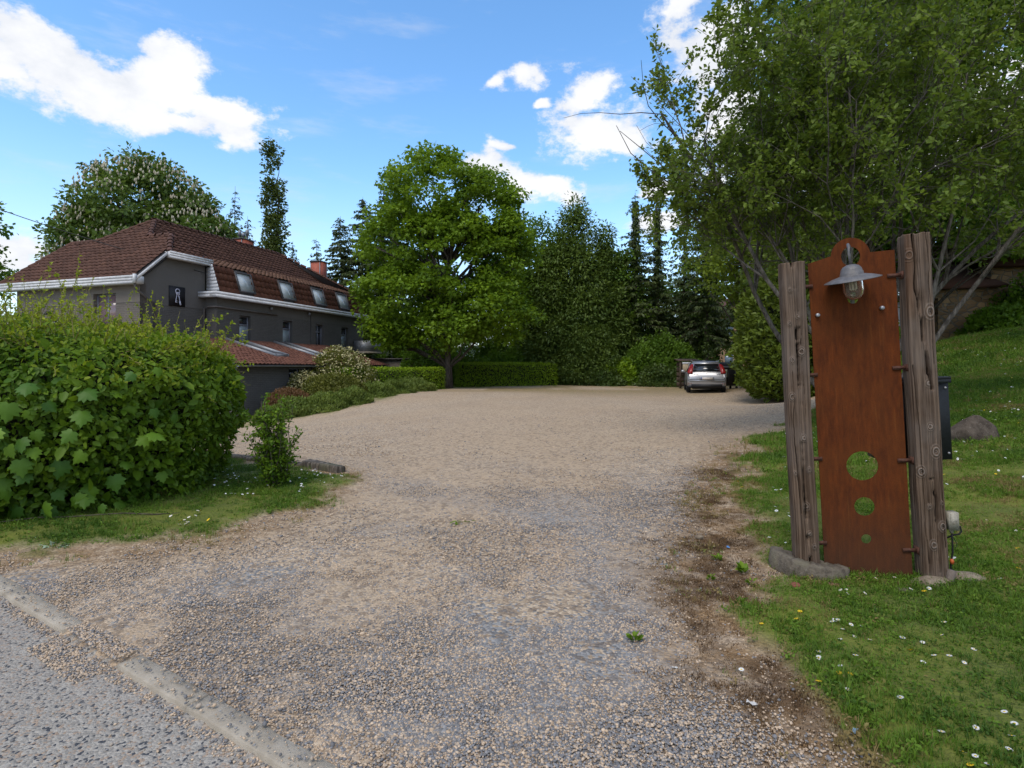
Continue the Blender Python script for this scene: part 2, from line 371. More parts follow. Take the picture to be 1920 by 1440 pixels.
def masks(x, y):
    """grass 0..1, dirt 0..1, blue 0..1 (grey chippings), dry 0..1"""
    sh = np.shape(x); x = np.asarray(x, float).ravel(); y = np.asarray(y, float).ravel()
    sd = sdist(x, y, GP); w = (fb(x * 1.7, y * 1.7, 3) - .5) * .75 + (fb(x * 7, y * 7, 9) - .5) * .45
    sc = np.clip(.4 + y * .09, .5, 3)
    grass = sst(sd + w * sc, -.12 * sc, .22 * sc)
    right = sst(x, .35, 1.1) * (1 - sst(y, 7, 12)); left = (1 - sst(x, -2.1, -1.2)) * (1 - sst(y, 7, 9)) * sst(y, 2.8, 3.8)
    dirt = np.maximum(right * np.exp(-((sd + .22) / .42) ** 2), left * np.exp(-((sd + .05) / .32) ** 2) * .9)
    dark = right * sst(fb(x * 3.1, y * 3.1, 21), .47, .66) * np.exp(-((sd + .22) / .36) ** 2) * .85
    patch = sst(fb(x * .55 + 3, y * .3, 5), .42, .62)
    blue = (1 - sst(y + (fb(x * .8, y * .8, 8) - .5) * 3, 4.5, 9.5)) * (.25 + .75 * sst(fb(x * 1.3 + .9 * y, y * 1.0 - .5 * x, 14), .36, .6)) * sst(-sd, .1, .6)
    dry = sst(y, 23, 30) * sst(fb(x * .35, y * .9, 4), .42, .58)
    dust = np.maximum(.75 * sst(fb(x * .9 - .35 * y, y * .4, 30), .45, .62), np.exp(-((x + .1 - .05 * (y - 8)) / (1.2 + .06 * y)) ** 4) * sst(y + 2 * (fb(x, y, 33) - .5), 4.3, 7.0) * (1 - .8 * sst(y, 14, 24)) * (.55 + .45 * sst(fb(x * 1.5, y * .5, 31), .4, .6)))
    return [v.reshape(sh) for v in (grass, dirt, blue, dry, dark, dust)]

# one sheet out to the horizon, cut into lawn, gravel yard and road along their real borders
def axis(a, b, fine, lo, hi, g=1.09):
    v = list(np.arange(a, b + 1e-6, fine)); s = fine; x = v[-1]
    while x < hi: s *= g; x += s; v.append(x)
    s = fine; x = v[0]; w = []
    while x > lo: s *= g; x -= s; w.append(x)
    return np.array(w[::-1] + v)
gx = axis(-4.6, 5.0, .055, -1800, 1800); gy = axis(1.1, 8.0, .055, -1500, 2600)
X, Y = np.meshgrid(gx, gy); Z = gz(X, Y)
mk = masks(X, Y)
near = np.exp(-np.maximum(0, np.hypot(X, Y) - 8) / 8)
Z = Z + near * ((fb(X * 2, Y * 2, 41) - .5) * .03 + (fb(X * 9, Y * 9, 42) - .5) * .012 + mk[0] * .025 + mk[0] * (fb(X * 5, Y * 5, 43) - .5) * .03)
kd = kerbd(X, Y)
ROAD = (kd < .0) & (np.hypot(X, Y) < 40)
Z = np.where((kd < .02) & (kd > -30), -.018 + (fb(X * 3, Y * 3, 2) - .5) * .006, Z) + np.where((kd > .02) & (kd < 1), -.0, 0)
ny, nx = X.shape
VV = np.stack([X, Y, Z], -1).reshape(-1, 3)
i = np.arange(ny - 1)[:, None]; j = np.arange(nx - 1)[None]
FF = np.stack([i * nx + j, i * nx + j + 1, (i + 1) * nx + j + 1, (i + 1) * nx + j], -1).reshape(-1, 4)
cxm = (X[:-1, :-1] + X[1:, 1:]).ravel() / 2; cym = (Y[:-1, :-1] + Y[1:, 1:]).ravel() / 2
gr_c = (mk[0][:-1, :-1] + mk[0][1:, 1:]).ravel() / 2; road_c = (kerbd(cxm, cym) < .01) & (np.hypot(cxm, cym) < 60)
def ground_mat():
    g = G('ground'); P = g.pos('World')
    a = {k: g.attr(k).outputs['Fac'] for k in ('grass', 'dirt', 'blue', 'dry', 'dark', 'dust')}
    v = g.n('ShaderNodeTexVoronoi', {'Vector': P, 'Scale': 62.0, 'Randomness': 1.0}); v2 = g.n('ShaderNodeTexVoronoi', {'Vector': P, 'Scale': 24.0, 'Randomness': 1.0})
    hsv = g.n('ShaderNodeSeparateColor', {0: v.outputs['Color']}); hsv2 = g.n('ShaderNodeSeparateColor', {0: v2.outputs['Color']})
    n = g.noise(P, 5, 7, .65); n2 = g.noise(P, 55, 5, .7); n3 = g.noise(P, .35, 4, .5)
    tan = g.mix(hsv.outputs[0], (.27, .205, .145), (.60, .47, .335)); tan = g.mix(g.math('MULTIPLY', g.ss(n2, .5, .7), .45), tan, (.17, .12, .085))
    tan = g.mix(g.math('MULTIPLY', g.ss(n3, .4, .65), .35), tan, (.34, .245, .165))
    grey = g.mix(hsv.outputs[1], (.14, .137, .135), (.31, .30, .29))
    isblue = g.math('LESS_THAN', hsv.outputs[2], g.math('MULTIPLY', a['blue'], .75)); grav = g.mix(isblue, tan, grey)
    dustc = g.mix(g.ss(n2, .3, .7), (.40, .29, .19), (.50, .375, .25))
    grav = g.mix(g.math('MULTIPLY', a['dust'], .65), grav, dustc)
    dryc = g.mix(g.ss(n, .35, .65), (.17, .15, .045), (.33, .22, .11)); grav = g.mix(g.math('MULTIPLY', a['dry'], .8), grav, dryc)
    dirtc = g.mix(g.ss(n2, .35, .65), (.13, .078, .038), (.32, .20, .10)); grav = g.mix(g.math('MULTIPLY', g.ss(hsv2.outputs[1], .72, .8), .55), grav, (.16, .12, .09)); grav = g.mix(g.math('MULTIPLY', g.ss(n, .52, .7), .45), grav, (.33, .235, .15)); c = g.mix(g.math('MULTIPLY', a['dirt'], g.ss(n, .3, .62)), grav, dirtc)
    darkc = g.mix(g.ss(n2, .4, .7), (.040, .023, .012), (.11, .062, .032)); c = g.mix(g.math('MULTIPLY', a['dark'], g.ss(n2, .35, .55)), c, darkc)
    gn = g.noise(P, 1.1, 6, .65)
    lawn = g.mix(g.ss(n2, .3, .7), (.07, .085, .022), (.135, .165, .030)); lawn = g.mix(g.ss(gn, .4, .68), lawn, (.16, .175, .03))
    lawn = g.mix(g.math('MULTIPLY', g.ss(n, .55, .72), .4), lawn, (.14, .10, .045))
    c = g.mix(a['grass'], c, lawn)
    h = g.math('ADD', g.math('MULTIPLY', v.outputs['Distance'], -.6), g.math('ADD', g.math('MULTIPLY', n2, .5), g.math('MULTIPLY', v2.outputs['Distance'], -.3)))
    return g.pbr(c, .92, g.bump(h, .012), spec=.2)
gm = ground_mat()
def road_mat():
    g = G('asphalt'); P = g.pos('World'); v = g.n('ShaderNodeTexVoronoi', {'Vector': P, 'Scale': 95.0}); h = g.n('ShaderNodeSeparateColor', {0: v.outputs['Color']})
    n = g.noise(P, 2.2, 6, .6); n2 = g.noise(P, 130, 3, .6)
    c = g.mix(h.outputs[0], (.25, .228, .20), (.41, .375, .325)); c = g.mix(g.math('LESS_THAN', h.outputs[1], .16), c, (.36, .27, .20)); c = g.mix(g.math('LESS_THAN', h.outputs[2], .10), c, (.06, .065, .075))
    c = g.mix(g.math('MULTIPLY', g.ss(n, .4, .7), .4), c, (.30, .265, .235))
    return g.pbr(c, .88, g.bump(g.math('ADD', g.math('MULTIPLY', v.outputs['Distance'], -.8), n2), .006), spec=.25)
rm = road_mat()
def sub(name, sel, mat, smooth_=True, **k):
    f = FF[sel]; u, inv = np.unique(f, return_inverse=True)
    b = MB(); b.add(VV[u], inv.reshape(-1, 4)); o = b.build(name, mat, None, smooth_, **k)
    for nm, arr in zip(('grass', 'dirt', 'blue', 'dry', 'dark', 'dust'), mk):
        at_ = o.data.attributes.new(nm, 'FLOAT', 'POINT'); at_.data.foreach_set('value', arr.ravel()[u].astype(np.float32))
    return o
sub('road', road_c, rm, kind='structure', label='worn grey road surface with tan aggregate at the bottom left corner')
sub('gravel_yard', (~road_c) & (gr_c < .5), gm, kind='structure', label='broad tan and blue grey gravel forecourt')
sub('lawn', (~road_c) & (gr_c >= .5), gm, kind='structure', label='green lawn ground round the gravel and up the slope')

# kerb stones
kerb = empty('kerb', (KA[0], KA[1], 0), math.atan2(KD[1], KD[0]), kind='structure', label='pale concrete kerb between road and gravel, one stretch buried')
def kerbmat():
    g = G('kerb_concrete'); P = g.pos('World'); n = g.noise(P, 9, 6, .6); n2 = g.noise(P, 160, 4, .7)
    return g.pbr(g.mix(g.ss(n, .3, .7), (.33, .285, .225), (.42, .37, .30)), .85, g.bump(n2, .004), spec=.2)
MAT['kerb'] = kerbmat()
def kerbstone(x0, x1, seed):
    r = np.random.default_rng(seed); n = 14; b = MB(); xs = np.linspace(x0, x1, n); v = []
    for i_, x in enumerate(xs):
        e = .003 if i_ in (0, n - 1) else 0; j1, j2 = r.normal(0, .0018, 2)
        v += [(x, -.002 + j1, -.12), (x, 0 + j1 + e * .5, .004 - e), (x, .006 + j1, .010 - e), (x, .092 + j2, .011 - e), (x, .098 + j2, .004 - e), (x, .1 + j2, -.12)]
    f = [(a * 6 + c, (a + 1) * 6 + c, (a + 1) * 6 + c + 1, a * 6 + c + 1) for a in range(n - 1) for c in range(5)] + [(0, 1, 2, 3, 4, 5), tuple(range((n - 1) * 6, n * 6))[::-1]]
    b.add(v, f); b.build('kerb_stone', MAT['kerb'], kerb, uv=False)
KL = float(np.linalg.norm(KB - KA))
for s_, (a, b_) in enumerate([(-3.0, -2.01), (-2.0, -1.01), (-1.0, -.01), (0.0, .83), (1.42, 1.98), (1.99, 2.79), (2.8, 3.79), (3.8, 4.8)]): kerbstone(a, b_, s_)

# ------------------------------------------------------------------ scatter with geometry nodes (only for uncountable stuff)
def scatter(name, templates, pts, rot, scl, tint, mat, parent=None, **k):
    """templates: list of (verts, faces); every template is instanced on the points"""
    b = MB(); tv = 0; tf = []
    for ti, (v, f) in enumerate(templates):
        b.add(np.asarray(v, float), f); tv += len(v)
    nt_ = tv; b.add(pts, np.zeros((0, 3), int))
    me = b.mesh(name, mat)
    n = len(me.vertices); ids = np.zeros(n, np.int32); c = 0
    for ti, (v, f) in enumerate(templates): ids[c:c + len(v)] = ti + 1; c += len(v)
    A = me.attributes.new('tpl', 'INT', 'POINT'); A.data.foreach_set('value', ids)
    pad = lambda a, w: np.concatenate([np.zeros((nt_, w)), np.asarray(a, float).reshape(-1, w)]).astype(np.float32).ravel()
    A = me.attributes.new('rot', 'FLOAT_VECTOR', 'POINT'); A.data.foreach_set('vector', pad(rot, 3))
    A = me.attributes.new('scl', 'FLOAT_VECTOR', 'POINT'); A.data.foreach_set('vector', pad(scl, 3))
    A = me.attributes.new('itint', 'FLOAT', 'POINT'); A.data.foreach_set('value', pad(tint, 1))
    o = inst(name, me, parent); tag(o, **k)
    g = bpy.data.node_groups.new(name + '_scatter', 'GeometryNodeTree')
    g.interface.new_socket('Geometry', in_out='INPUT', socket_type='NodeSocketGeometry'); g.interface.new_socket('Geometry', in_out='OUTPUT', socket_type='NodeSocketGeometry')
    nn = g.nodes.new; i_ = nn('NodeGroupInput'); o_ = nn('NodeGroupOutput')
    def na(nm, ty):
        x = nn('GeometryNodeInputNamedAttribute'); x.data_type = ty; x.inputs[0].default_value = nm; return x.outputs[0]
    cmp = nn('FunctionNodeCompare'); cmp.data_type = 'INT'; cmp.operation = 'GREATER_THAN'
    tp = na('tpl', 'INT'); ci = [s for s in cmp.inputs if s.type == 'INT']; g.links.new(tp, ci[0]); ci[1].default_value = 0
    sepg = nn('GeometryNodeSeparateGeometry'); sepg.domain = 'POINT'; g.links.new(i_.outputs[0], sepg.inputs[0]); g.links.new(cmp.outputs[0], sepg.inputs[1])
    sp = nn('GeometryNodeSplitToInstances'); sp.domain = 'POINT'; g.links.new(sepg.outputs[0], sp.inputs[0]); g.links.new(tp, sp.inputs['Group ID'])
    ip = nn('GeometryNodeInstanceOnPoints'); g.links.new(sepg.outputs[1], ip.inputs['Points']); g.links.new(sp.outputs[0], ip.inputs['Instance'])
    ip.inputs['Pick Instance'].default_value = True
    rv = nn('FunctionNodeRandomValue'); rv.data_type = 'INT'
    ri = [s for s in rv.inputs if s.type == 'INT']; ri[0].default_value = 0; ri[1].default_value = len(templates) - 1
    ro = [s for s in rv.outputs if s.type == 'INT'][0]; g.links.new(ro, ip.inputs['Instance Index'])
    e2r = nn('FunctionNodeEulerToRotation'); g.links.new(na('rot', 'FLOAT_VECTOR'), e2r.inputs[0]); g.links.new(e2r.outputs[0], ip.inputs['Rotation'])
    g.links.new(na('scl', 'FLOAT_VECTOR'), ip.inputs['Scale']); g.links.new(ip.outputs[0], o_.inputs[0])
    m = o.modifiers.new('scatter', 'NODES'); m.node_group = g
    return o
def icoverts(seed, flat=.62):
    bm = bmesh.new(); bmesh.ops.create_icosphere(bm, subdivisions=1, radius=1); r = random.Random(seed)
    for v in bm.verts: v.co *= r.uniform(.75, 1.15)
    bmesh.ops.subdivide_edges(bm, edges=bm.edges, cuts=1, smooth=.9, use_grid_fill=True) if False else None
    v = np.array([x.co[:] for x in bm.verts]) * (1, 1, flat); f = np.array([[q.index for q in p.verts] for p in bm.faces]); bm.free(); return v, f

# ------------------------------------------------------------------ vegetation builders
def unit(v): return v / (np.linalg.norm(v, axis=-1, keepdims=True) + 1e-9)
def sphdir(n, r): return unit(r.normal(size=(n, 3)))
TPL_QUAD = (np.array([(0, 0, 0), (.5, .38, .10), (1.0, 0, -.06), (.5, -.38, .10)]), np.array([(0, 1, 2), (0, 2, 3)]))
TPL_SPRAY = (np.array([(0, 0, 0), (.45, .20, .02), (1, 0, -.12), (.45, -.20, .02)]), np.array([(0, 1, 2), (0, 2, 3)]))
TPL_LEAF = (np.array([(0, 0, 0), (.28, .27, .05), (.68, .24, .03), (1, 0, -.10), (.68, -.24, .03), (.28, -.27, .05)]), np.array([(0, 1, 2), (0, 2, 3), (0, 3, 4), (0, 4, 5)]))
TPL_LOBE = (np.array([(0, 0, 0), (.05, .30, .02), (.42, .52, .0), (.50, .22, .05), (1, 0, -.08), (.50, -.22, .05), (.42, -.52, .0), (.05, -.30, .02)]),
            np.array([(0, 1, 3), (1, 2, 3), (0, 3, 4), (0, 4, 5), (0, 5, 7), (5, 6, 7)]))
def leaves(mb, P, axis, nrm, size, tint, tpl=TPL_QUAD):
    """one leaf per point: axis = direction of the leaf, nrm = its face"""
    T, Fc = tpl; a = unit(axis); c = unit(np.cross(nrm, a)); n = np.cross(a, c); size = np.broadcast_to(np.asarray(size, float), (len(P),))
    v = P[:, None] + size[:, None, None] * (T[None, :, 0:1] * a[:, None] + T[None, :, 1:2] * c[:, None] + T[None, :, 2:3] * n[:, None])
    f = (np.arange(len(P))[:, None, None] * len(T) + Fc[None]).reshape(-1, 3)
    mb.add(v.reshape(-1, 3), f, np.repeat(np.broadcast_to(tint, (len(P),)), len(T)))
def puff(mb, centre, rad, n, size, tint, r, tpl=TPL_QUAD, up=.8, droop=.3, flat=.6, out_bias=None):
    d = sphdir(n, r); rr = r.random(n) ** .45; P = centre + d * rr[:, None] * np.array([rad, rad, rad * flat])
    nrm = unit(d * .5 + np.array([0, 0, up]) + r.normal(size=(n, 3)) * .45); ax = d + r.normal(size=(n, 3)) * .5; ax[:, 2] -= droop
    t = np.clip(tint + (P[:, 2] - centre[2]) / (rad * flat + 1e-6) * .0 + r.normal(size=n) * .13, 0, 1)
    leaves(mb, P, ax, nrm, size * r.uniform(.65, 1.25, n), t, tpl)
def curve(a, b, sag, n, r, wob=.05):
    a = np.array(a, float); b = np.array(b, float); t = np.linspace(0, 1, n)[:, None]; L_ = np.linalg.norm(b - a)
    p = a + (b - a) * t; p[:, 2] += (sag * L_) * (4 * t[:, 0] * (1 - t[:, 0])); w = r.normal(size=(n, 3)) * wob * L_ * np.sin(t * PI); return p + w
def broadleaf(name, label, cat, base, lobes, ncl, per, size, crad, mat, trunk=(.2, .5), seed=1, group=None, nlimb=26, tpl=TPL_QUAD, hollow=.62, stems=1, barkm=None, blossom=0, flat=.6, sparse=0.0):
    r = np.random.default_rng(seed); root = empty(name, base, label=label, cat=cat, group=group)
    w = np.array([(l[3] * l[4] + l[4] * l[5] + l[3] * l[5]) for l in lobes]); w = w / w.sum(); cl = []
    while len(cl) < ncl:
        l = lobes[r.choice(len(lobes), p=w)]; d = sphdir(1, r)[0]
        if d[2] < -.35 and r.random() < .5: continue
        q = (hollow + (1 - hollow) * r.random() ** .6) * r.uniform(.93, 1.08); c = np.array(l[:3]) + d * q * np.array(l[3:])
        if any(np.linalg.norm((c - np.array(m[:3])) / np.array(m[3:])) < .55 for m in lobes if m is not l) and r.random() < .75: continue
        if c[2] < .25: continue
        cl.append(c)
    cl = np.array(cl); mb = MB(); zmin, zmax = cl[:, 2].min(), cl[:, 2].max()
    for c in cl:
        if r.random() < sparse: continue
        t = np.clip(r.normal(.45, .2), 0, 1); k = r.uniform(.7, 1.35)
        puff(mb, c, crad * k, int(per * k), size, t, r, tpl, flat=flat)
    mb.build('crown', mat, root, kind='stuff')
    tb = MB(); top = zmin + (zmax - zmin) * .8; cen = cl[:, :2].mean(0); bb = MB()
    for s_ in range(stems):
        off = np.array([0, 0, 0.]) if stems == 1 else np.array([*(r.normal(size=2) * trunk[0] * 1.8), 0]); tt = np.array([*(cen + r.normal(size=2) * (.25 if stems == 1 else 1.4)), top * r.uniform(.85, 1)])
        path = curve(off + (0, 0, -.25), tt, 0, 9, r, .02); k = trunk[0] * (1 if stems == 1 else .55); rad = k * np.linspace(1.0, .16, 9); rad[0] *= 1.35
        tb.tube(path, rad, 9)
        for _ in range(nlimb // stems):
            c = cl[r.integers(len(cl))]; ti = np.clip((c[2] - zmin) / (top + .01) * .7 + trunk[1] * .3, .12, .9); a = path[int(ti * 8)]
            if a[2] > c[2]: a = path[max(1, int(ti * 5))]
            q = curve(a, c, .08, 6, r, .04); bb.tube(q, k * .42 * np.linspace(1, .12, 6), 5)
    tb.build('trunk', barkm or MAT['bark'], root, True); bb.build('limbs', barkm or MAT['bark'], root, True, kind='stuff')
    if blossom:
        bl = MB()
        for _ in range(blossom):
            l = lobes[r.choice(len(lobes), p=w)]; d = sphdir(1, r)[0]; d[2] = abs(d[2]) * .9 if r.random() < .7 else d[2]
            c = np.array(l[:3]) + d * np.array(l[3:]) * r.uniform(1.0, 1.1)
            if any(np.linalg.norm((c - np.array(m[:3])) / np.array(m[3:])) < .95 for m in lobes if m is not l): continue
            h_ = r.uniform(.19, .32); bl.lathe([(.02, 0), (.07, h_ * .25), (.05, h_ * .6), (.004, h_)], c, 5, r.random())
        bl.build('blossom', MAT['blossom'], root, kind='stuff')
    return root
def spruce(name, label, base, h, rad, seed, group=None, bare=.0, ivy=0.0, dens=1.0, trunk_r=.16, mat='spruce', droop=.25, taper=.85, cat='tree'):
    r = np.random.default_rng(seed); root = empty(name, base, label=label, cat=cat, group=group)
    tb = MB(); lean = r.normal(size=2) * .012 * h; path = np.array([(lean[0] * t, lean[1] * t, h * t - .2 * (t == 0)) for t in np.linspace(0, 1, 8)]); tb.tube(path, trunk_r * np.linspace(1, .06, 8), 8)
    mb = MB(); bb = MB(); z = h * (bare if bare else .06); dz = h / 42 / dens ** .5
    while z < h * .985:
        f = z / h; Lm = rad * (1 - f) ** taper + .12; nb = int(r.integers(4, 7))
        for k in range(nb):
            if r.random() < .12: continue
            an = r.random() * 2 * PI; Lb = Lm * r.uniform(.55, 1.15); n = 6; d = np.array([math.cos(an), math.sin(an), 0])
            t = np.linspace(0, 1, n)[:, None]; up = .12 + .25 * f; p = np.array([lean[0] * f, lean[1] * f, z + r.normal() * .1]) + d * Lb * t; p[:, 2] += Lb * (up * t[:, 0] - (droop + .2) * t[:, 0] ** 1.6 + .12 * t[:, 0] ** 4)
            bb.tube(p, .022 * np.linspace(1, .3, n) * (h / 12), 3, cap=False)
            m = max(5, int(Lb * 15 * dens)); tt = r.random(m) ** .8; q = np.stack([np.interp(tt, t[:, 0], p[:, i_]) for i_ in range(3)], 1) + r.normal(size=(m, 3)) * (.05, .05, .03)
            side = np.array([-d[1], d[0], 0]) * np.where(r.random(m) < .5, 1, -1)[:, None]; ax = d * .55 + side * r.uniform(.2, .9, m)[:, None] + np.array([0, 0, -.35 - droop]) * r.uniform(.3, 1.6, m)[:, None]
            leaves(mb, q, ax, np.array([0, 0, 1.]) + r.normal(size=(m, 3)) * .5, r.uniform(.26, .5, m) * (.55 + .45 * Lb / rad) , np.clip(r.normal(.4, .22) + r.normal(size=m) * .12, 0, 1), TPL_SPRAY)
        z += dz * r.uniform(.7, 1.3)
    mb.build('crown', MAT[mat], root, kind='stuff'); tb.build('trunk', MAT['bark'], root, True); bb.build('limbs', MAT['bark'], root, kind='stuff')
    if ivy:
        iv = MB(); m = int(h * ivy * 330); zz = r.random(m) * h * ivy; an = r.random(m) * 2 * PI; f = zz / h
        rr = trunk_r * (1 - f * .8) + .06 + np.abs(r.normal(size=m)) * .13 * (1.2 - f) + .22 * sst(vn(zz * 1.1, an * 1.2, seed), .45, .9) * (1 - f * .5)
        P = np.stack([np.cos(an) * rr + lean[0] * f, np.sin(an) * rr + lean[1] * f, zz], 1); n = np.stack([np.cos(an), np.sin(an), np.full(m, .4)], 1)
        leaves(iv, P, r.normal(size=(m, 3)) + (0, 0, -.6), n + r.normal(size=(m, 3)) * .5, r.uniform(.10, .19, m), r.random(m) * .8, TPL_QUAD)
        iv.build('ivy', MAT['ivy'], root, kind='stuff')
    return root
def sprayform(name, label, base, prof, n, size, mat, seed, group=None, cat='tree', tpl=TPL_SPRAY, squash=1.0, lump=.25, up=.9, tips=None, corem=True, trunk_r=.1):
    """dense upright form: prof = [(radius, height)], surface covered with rising sprays"""
    r = np.random.default_rng(seed); root = empty(name, base, label=label, cat=cat, group=group)
    pr = np.array(prof, float); m = n; zz = r.random(m * 2) * pr[-1, 1]; rad = np.interp(zz, pr[:, 1], pr[:, 0]); keep = r.random(m * 2) < (rad / pr[:, 0].max()) * .8 + .2; zz = zz[keep][:m]; rad = rad[keep][:m]; m = len(zz)
    an = r.random(m) * 2 * PI; l = vn(an * 2.6 + seed, zz * 1.6, seed) * .6 + vn(an * 6, zz * 4, seed + 1) * .4; l = np.where(np.abs(an - PI) > 3.0, .5, l)
    q = rad * (1 - lump + 2 * lump * (l - .25)) * (1 - .35 * r.random(m) ** 2.2)
    P = np.stack([np.cos(an) * q, np.sin(an) * q * squash, zz], 1); o = np.stack([np.cos(an), np.sin(an), np.full(m, .1)], 1)
    ax = o * .55 + np.array([0, 0, up]) + r.normal(size=(m, 3)) * .35; mb = MB()
    leaves(mb, P, ax, o + r.normal(size=(m, 3)) * .45, size * r.uniform(.6, 1.3, m), np.clip(.1 + l * .75 + r.normal(size=m) * .12, 0, 1), tpl)
    mb.build('crown', mat, root, kind='stuff')
    tb = MB(); tb.tube([(0, 0, -.2), (0, 0, pr[-1, 1] * .45), (.05, 0, pr[-1, 1] * .85)], [trunk_r, trunk_r * .7, trunk_r * .2], 7); tb.build('trunk', MAT['bark'], root, True)
    if corem:
        cb = MB(); cp = [(max(.01, np.interp(z_, pr[:, 1], pr[:, 0]) * .62), z_) for z_ in np.linspace(pr[0, 1] + .05, pr[-1, 1] * .9, 9)]; cp[-1] = (.01, cp[-1][1]); cb.lathe(cp, (0, 0, 0), 9); cb.build('shade_core', MAT['core'], root)  # solid filler in the crown, its dark colour stands for leaf shade
    return root
def mound(name, label, base, rx, ry, h, n, size, mat, seed, group=None, cat='shrub', tpl=TPL_QUAD, rz=0, lump=.2, up=.5, top=None, flowers=None, keep=1.0):
    """low rounded shrub with leaf clumps and inner stems"""
    r = np.random.default_rng(seed); root = empty(name, base, rz, label=label, cat=cat, group=group); mb = MB()
    d = sphdir(n, r); d[:, 2] = np.abs(d[:, 2]) * 1.0 - .12; an = np.arctan2(d[:, 1], d[:, 0]); l = fb(an * 2 + 5, d[:, 2] * 3, seed, 3)
    q = (1 - lump + 2 * lump * l * 1.2) * (.72 + .3 * r.random(n) ** .5); P = d * q[:, None] * np.array([rx, ry, h]); P[:, 2] += .1 * h
    leaves(mb, P, d * .6 + r.normal(size=(n, 3)) * .6 + (0, 0, up), d + (0, 0, .5) + r.normal(size=(n, 3)) * .4, size * r.uniform(.6, 1.3, n), np.clip(l * .9 - .1 + r.normal(size=n) * .15, 0, 1), tpl)
    mb.build('foliage', mat, root, kind='stuff')
    sb = MB()
    for _ in range(16):
        a = r.random() * 2 * PI; sb.tube(curve((r.normal() * .05, r.normal() * .05, -.05), (math.cos(a) * rx * .7, math.sin(a) * ry * .7, h * r.uniform(.4, .85)), .05, 5, r), [.018, .014, .011, .008, .004], 4)
    sb.build('stems', MAT['bark'], root)
    if flowers:
        fbm_ = MB(); m = flowers[0]; d = sphdir(m, r); d[:, 2] = np.abs(d[:, 2]); P = d * np.array([rx, ry, h]) * r.uniform(.86, 1.08, m)[:, None]; P[:, 2] += .1 * h
        leaves(fbm_, P, r.normal(size=(m, 3)), d + r.normal(size=(m, 3)) * .5, flowers[1] * r.uniform(.6, 1.3, m), r.random(m)); fbm_.build('blossom', flowers[2], root, kind='stuff')
    return root

# ------------------------------------------------------------------ house (local frame: x away from the back, y along the long side, z from its ground)
HX, HYY, HZ0 = -15.3, 22.6, -.95
RZ = -math.atan2(.308, .951)
house = empty('grey_house', (HX, HYY, HZ0), RZ, label='grey painted two storey brick house with brown tiled mansard roof', cat='house')
zz_ = lambda z: z - HZ0
def wallpart(parent, name, mat, origin, axis, L_, h, openings=(), th=.28, toppts=None, z0=0.0):
    """wall with real openings; axis 'x' or 'y' is its direction, its outer face looks to -y (axis x) or +x (axis y)"""
    xs = sorted({0, L_} | {o[0] for o in openings} | {o[1] for o in openings}); zs = sorted({z0, h} | {o[2] for o in openings} | {o[3] for o in openings}); b = MB()
    hole = lambda x, z: any(o[0] < x < o[1] and o[2] < z < o[3] for o in openings)
    def pt(x, z, d): return (origin[0] + x, origin[1] + d, z) if axis == 'x' else (origin[0] - d, origin[1] + x, z)
    nx_, nz = len(xs) - 1, len(zs) - 1; sol = [[not hole((xs[i_] + xs[i_ + 1]) / 2, (zs[k] + zs[k + 1]) / 2) for k in range(nz)] for i_ in range(nx_)]
    for i_ in range(nx_):
        for k in range(nz):
            if not sol[i_][k]: continue
            x0, x1, a0, a1 = xs[i_], xs[i_ + 1], zs[k], zs[k + 1]
            b.add([pt(x0, a0, 0), pt(x1, a0, 0), pt(x1, a1, 0), pt(x0, a1, 0)], [(0, 1, 2, 3)]); b.add([pt(x0, a0, th), pt(x1, a0, th), pt(x1, a1, th), pt(x0, a1, th)], [(3, 2, 1, 0)])
            if i_ == 0 or not sol[i_ - 1][k]: b.add([pt(x0, a0, 0), pt(x0, a1, 0), pt(x0, a1, th), pt(x0, a0, th)], [(0, 1, 2, 3)])
            if i_ == nx_ - 1 or not sol[i_ + 1][k]: b.add([pt(x1, a0, 0), pt(x1, a1, 0), pt(x1, a1, th), pt(x1, a0, th)], [(3, 2, 1, 0)])
            if k == 0 or not sol[i_][k - 1]: b.add([pt(x0, a0, 0), pt(x1, a0, 0), pt(x1, a0, th), pt(x0, a0, th)], [(3, 2, 1, 0)])
            if k == nz - 1 or not sol[i_][k + 1]: b.add([pt(x0, a1, 0), pt(x1, a1, 0), pt(x1, a1, th), pt(x0, a1, th)], [(0, 1, 2, 3)])
    if toppts: b.poly([pt(x, z, 0) for x, z in toppts]); b.poly([pt(x, z, th) for x, z in toppts][::-1])
    return b.build(name, mat, parent, uv=True)
def window(parent, pos, axis, w, h, setback=.16, transom=.7, mull=False, fm='greyframe', lower='blind', upper='glass_dark', sill=True, name='window'):
    """window = frame (mesh) with panes and sill as sub-parts; pos = lower left of the opening on the outer face"""
    rz = 0 if axis == 'x' else PI / 2
    f = MB(); t = .055; zt = h * transom
    for a in ((0, t, 0, h), (w - t, w, 0, h), (t, w - t, 0, t), (t, w - t, h - t, h)): f.box(a[0], a[1], setback, setback + .07, a[2], a[3])
    if transom: f.box(t, w - t, setback + .002, setback + .068, zt - .04, zt + .04)
    if mull: f.box(w / 2 - .035, w / 2 + .035, setback + .004, setback + .066, t, h - t)
    fo = f.build(name, MAT[fm], parent); fo.location = pos; fo.rotation_euler = (0, 0, rz)
    p = MB(); p.box(t, w - t, setback + .03, setback + .04, t, (zt if transom else h) - t * .7); p.build('pane', MAT[lower], fo)
    if transom: p = MB(); p.box(t, w - t, setback + .03, setback + .04, zt + .04, h - t); p.build('pane', MAT[upper], fo)
    if sill: p = MB(); p.box(-.04, w + .04, -.05, setback, -.05, 0.003); p.build('sill', MAT[fm], fo)
    return fo
MAT['pinkcurtain'] = glassmat('glass_with_pink_curtain', (.26, .17, .18), .15)
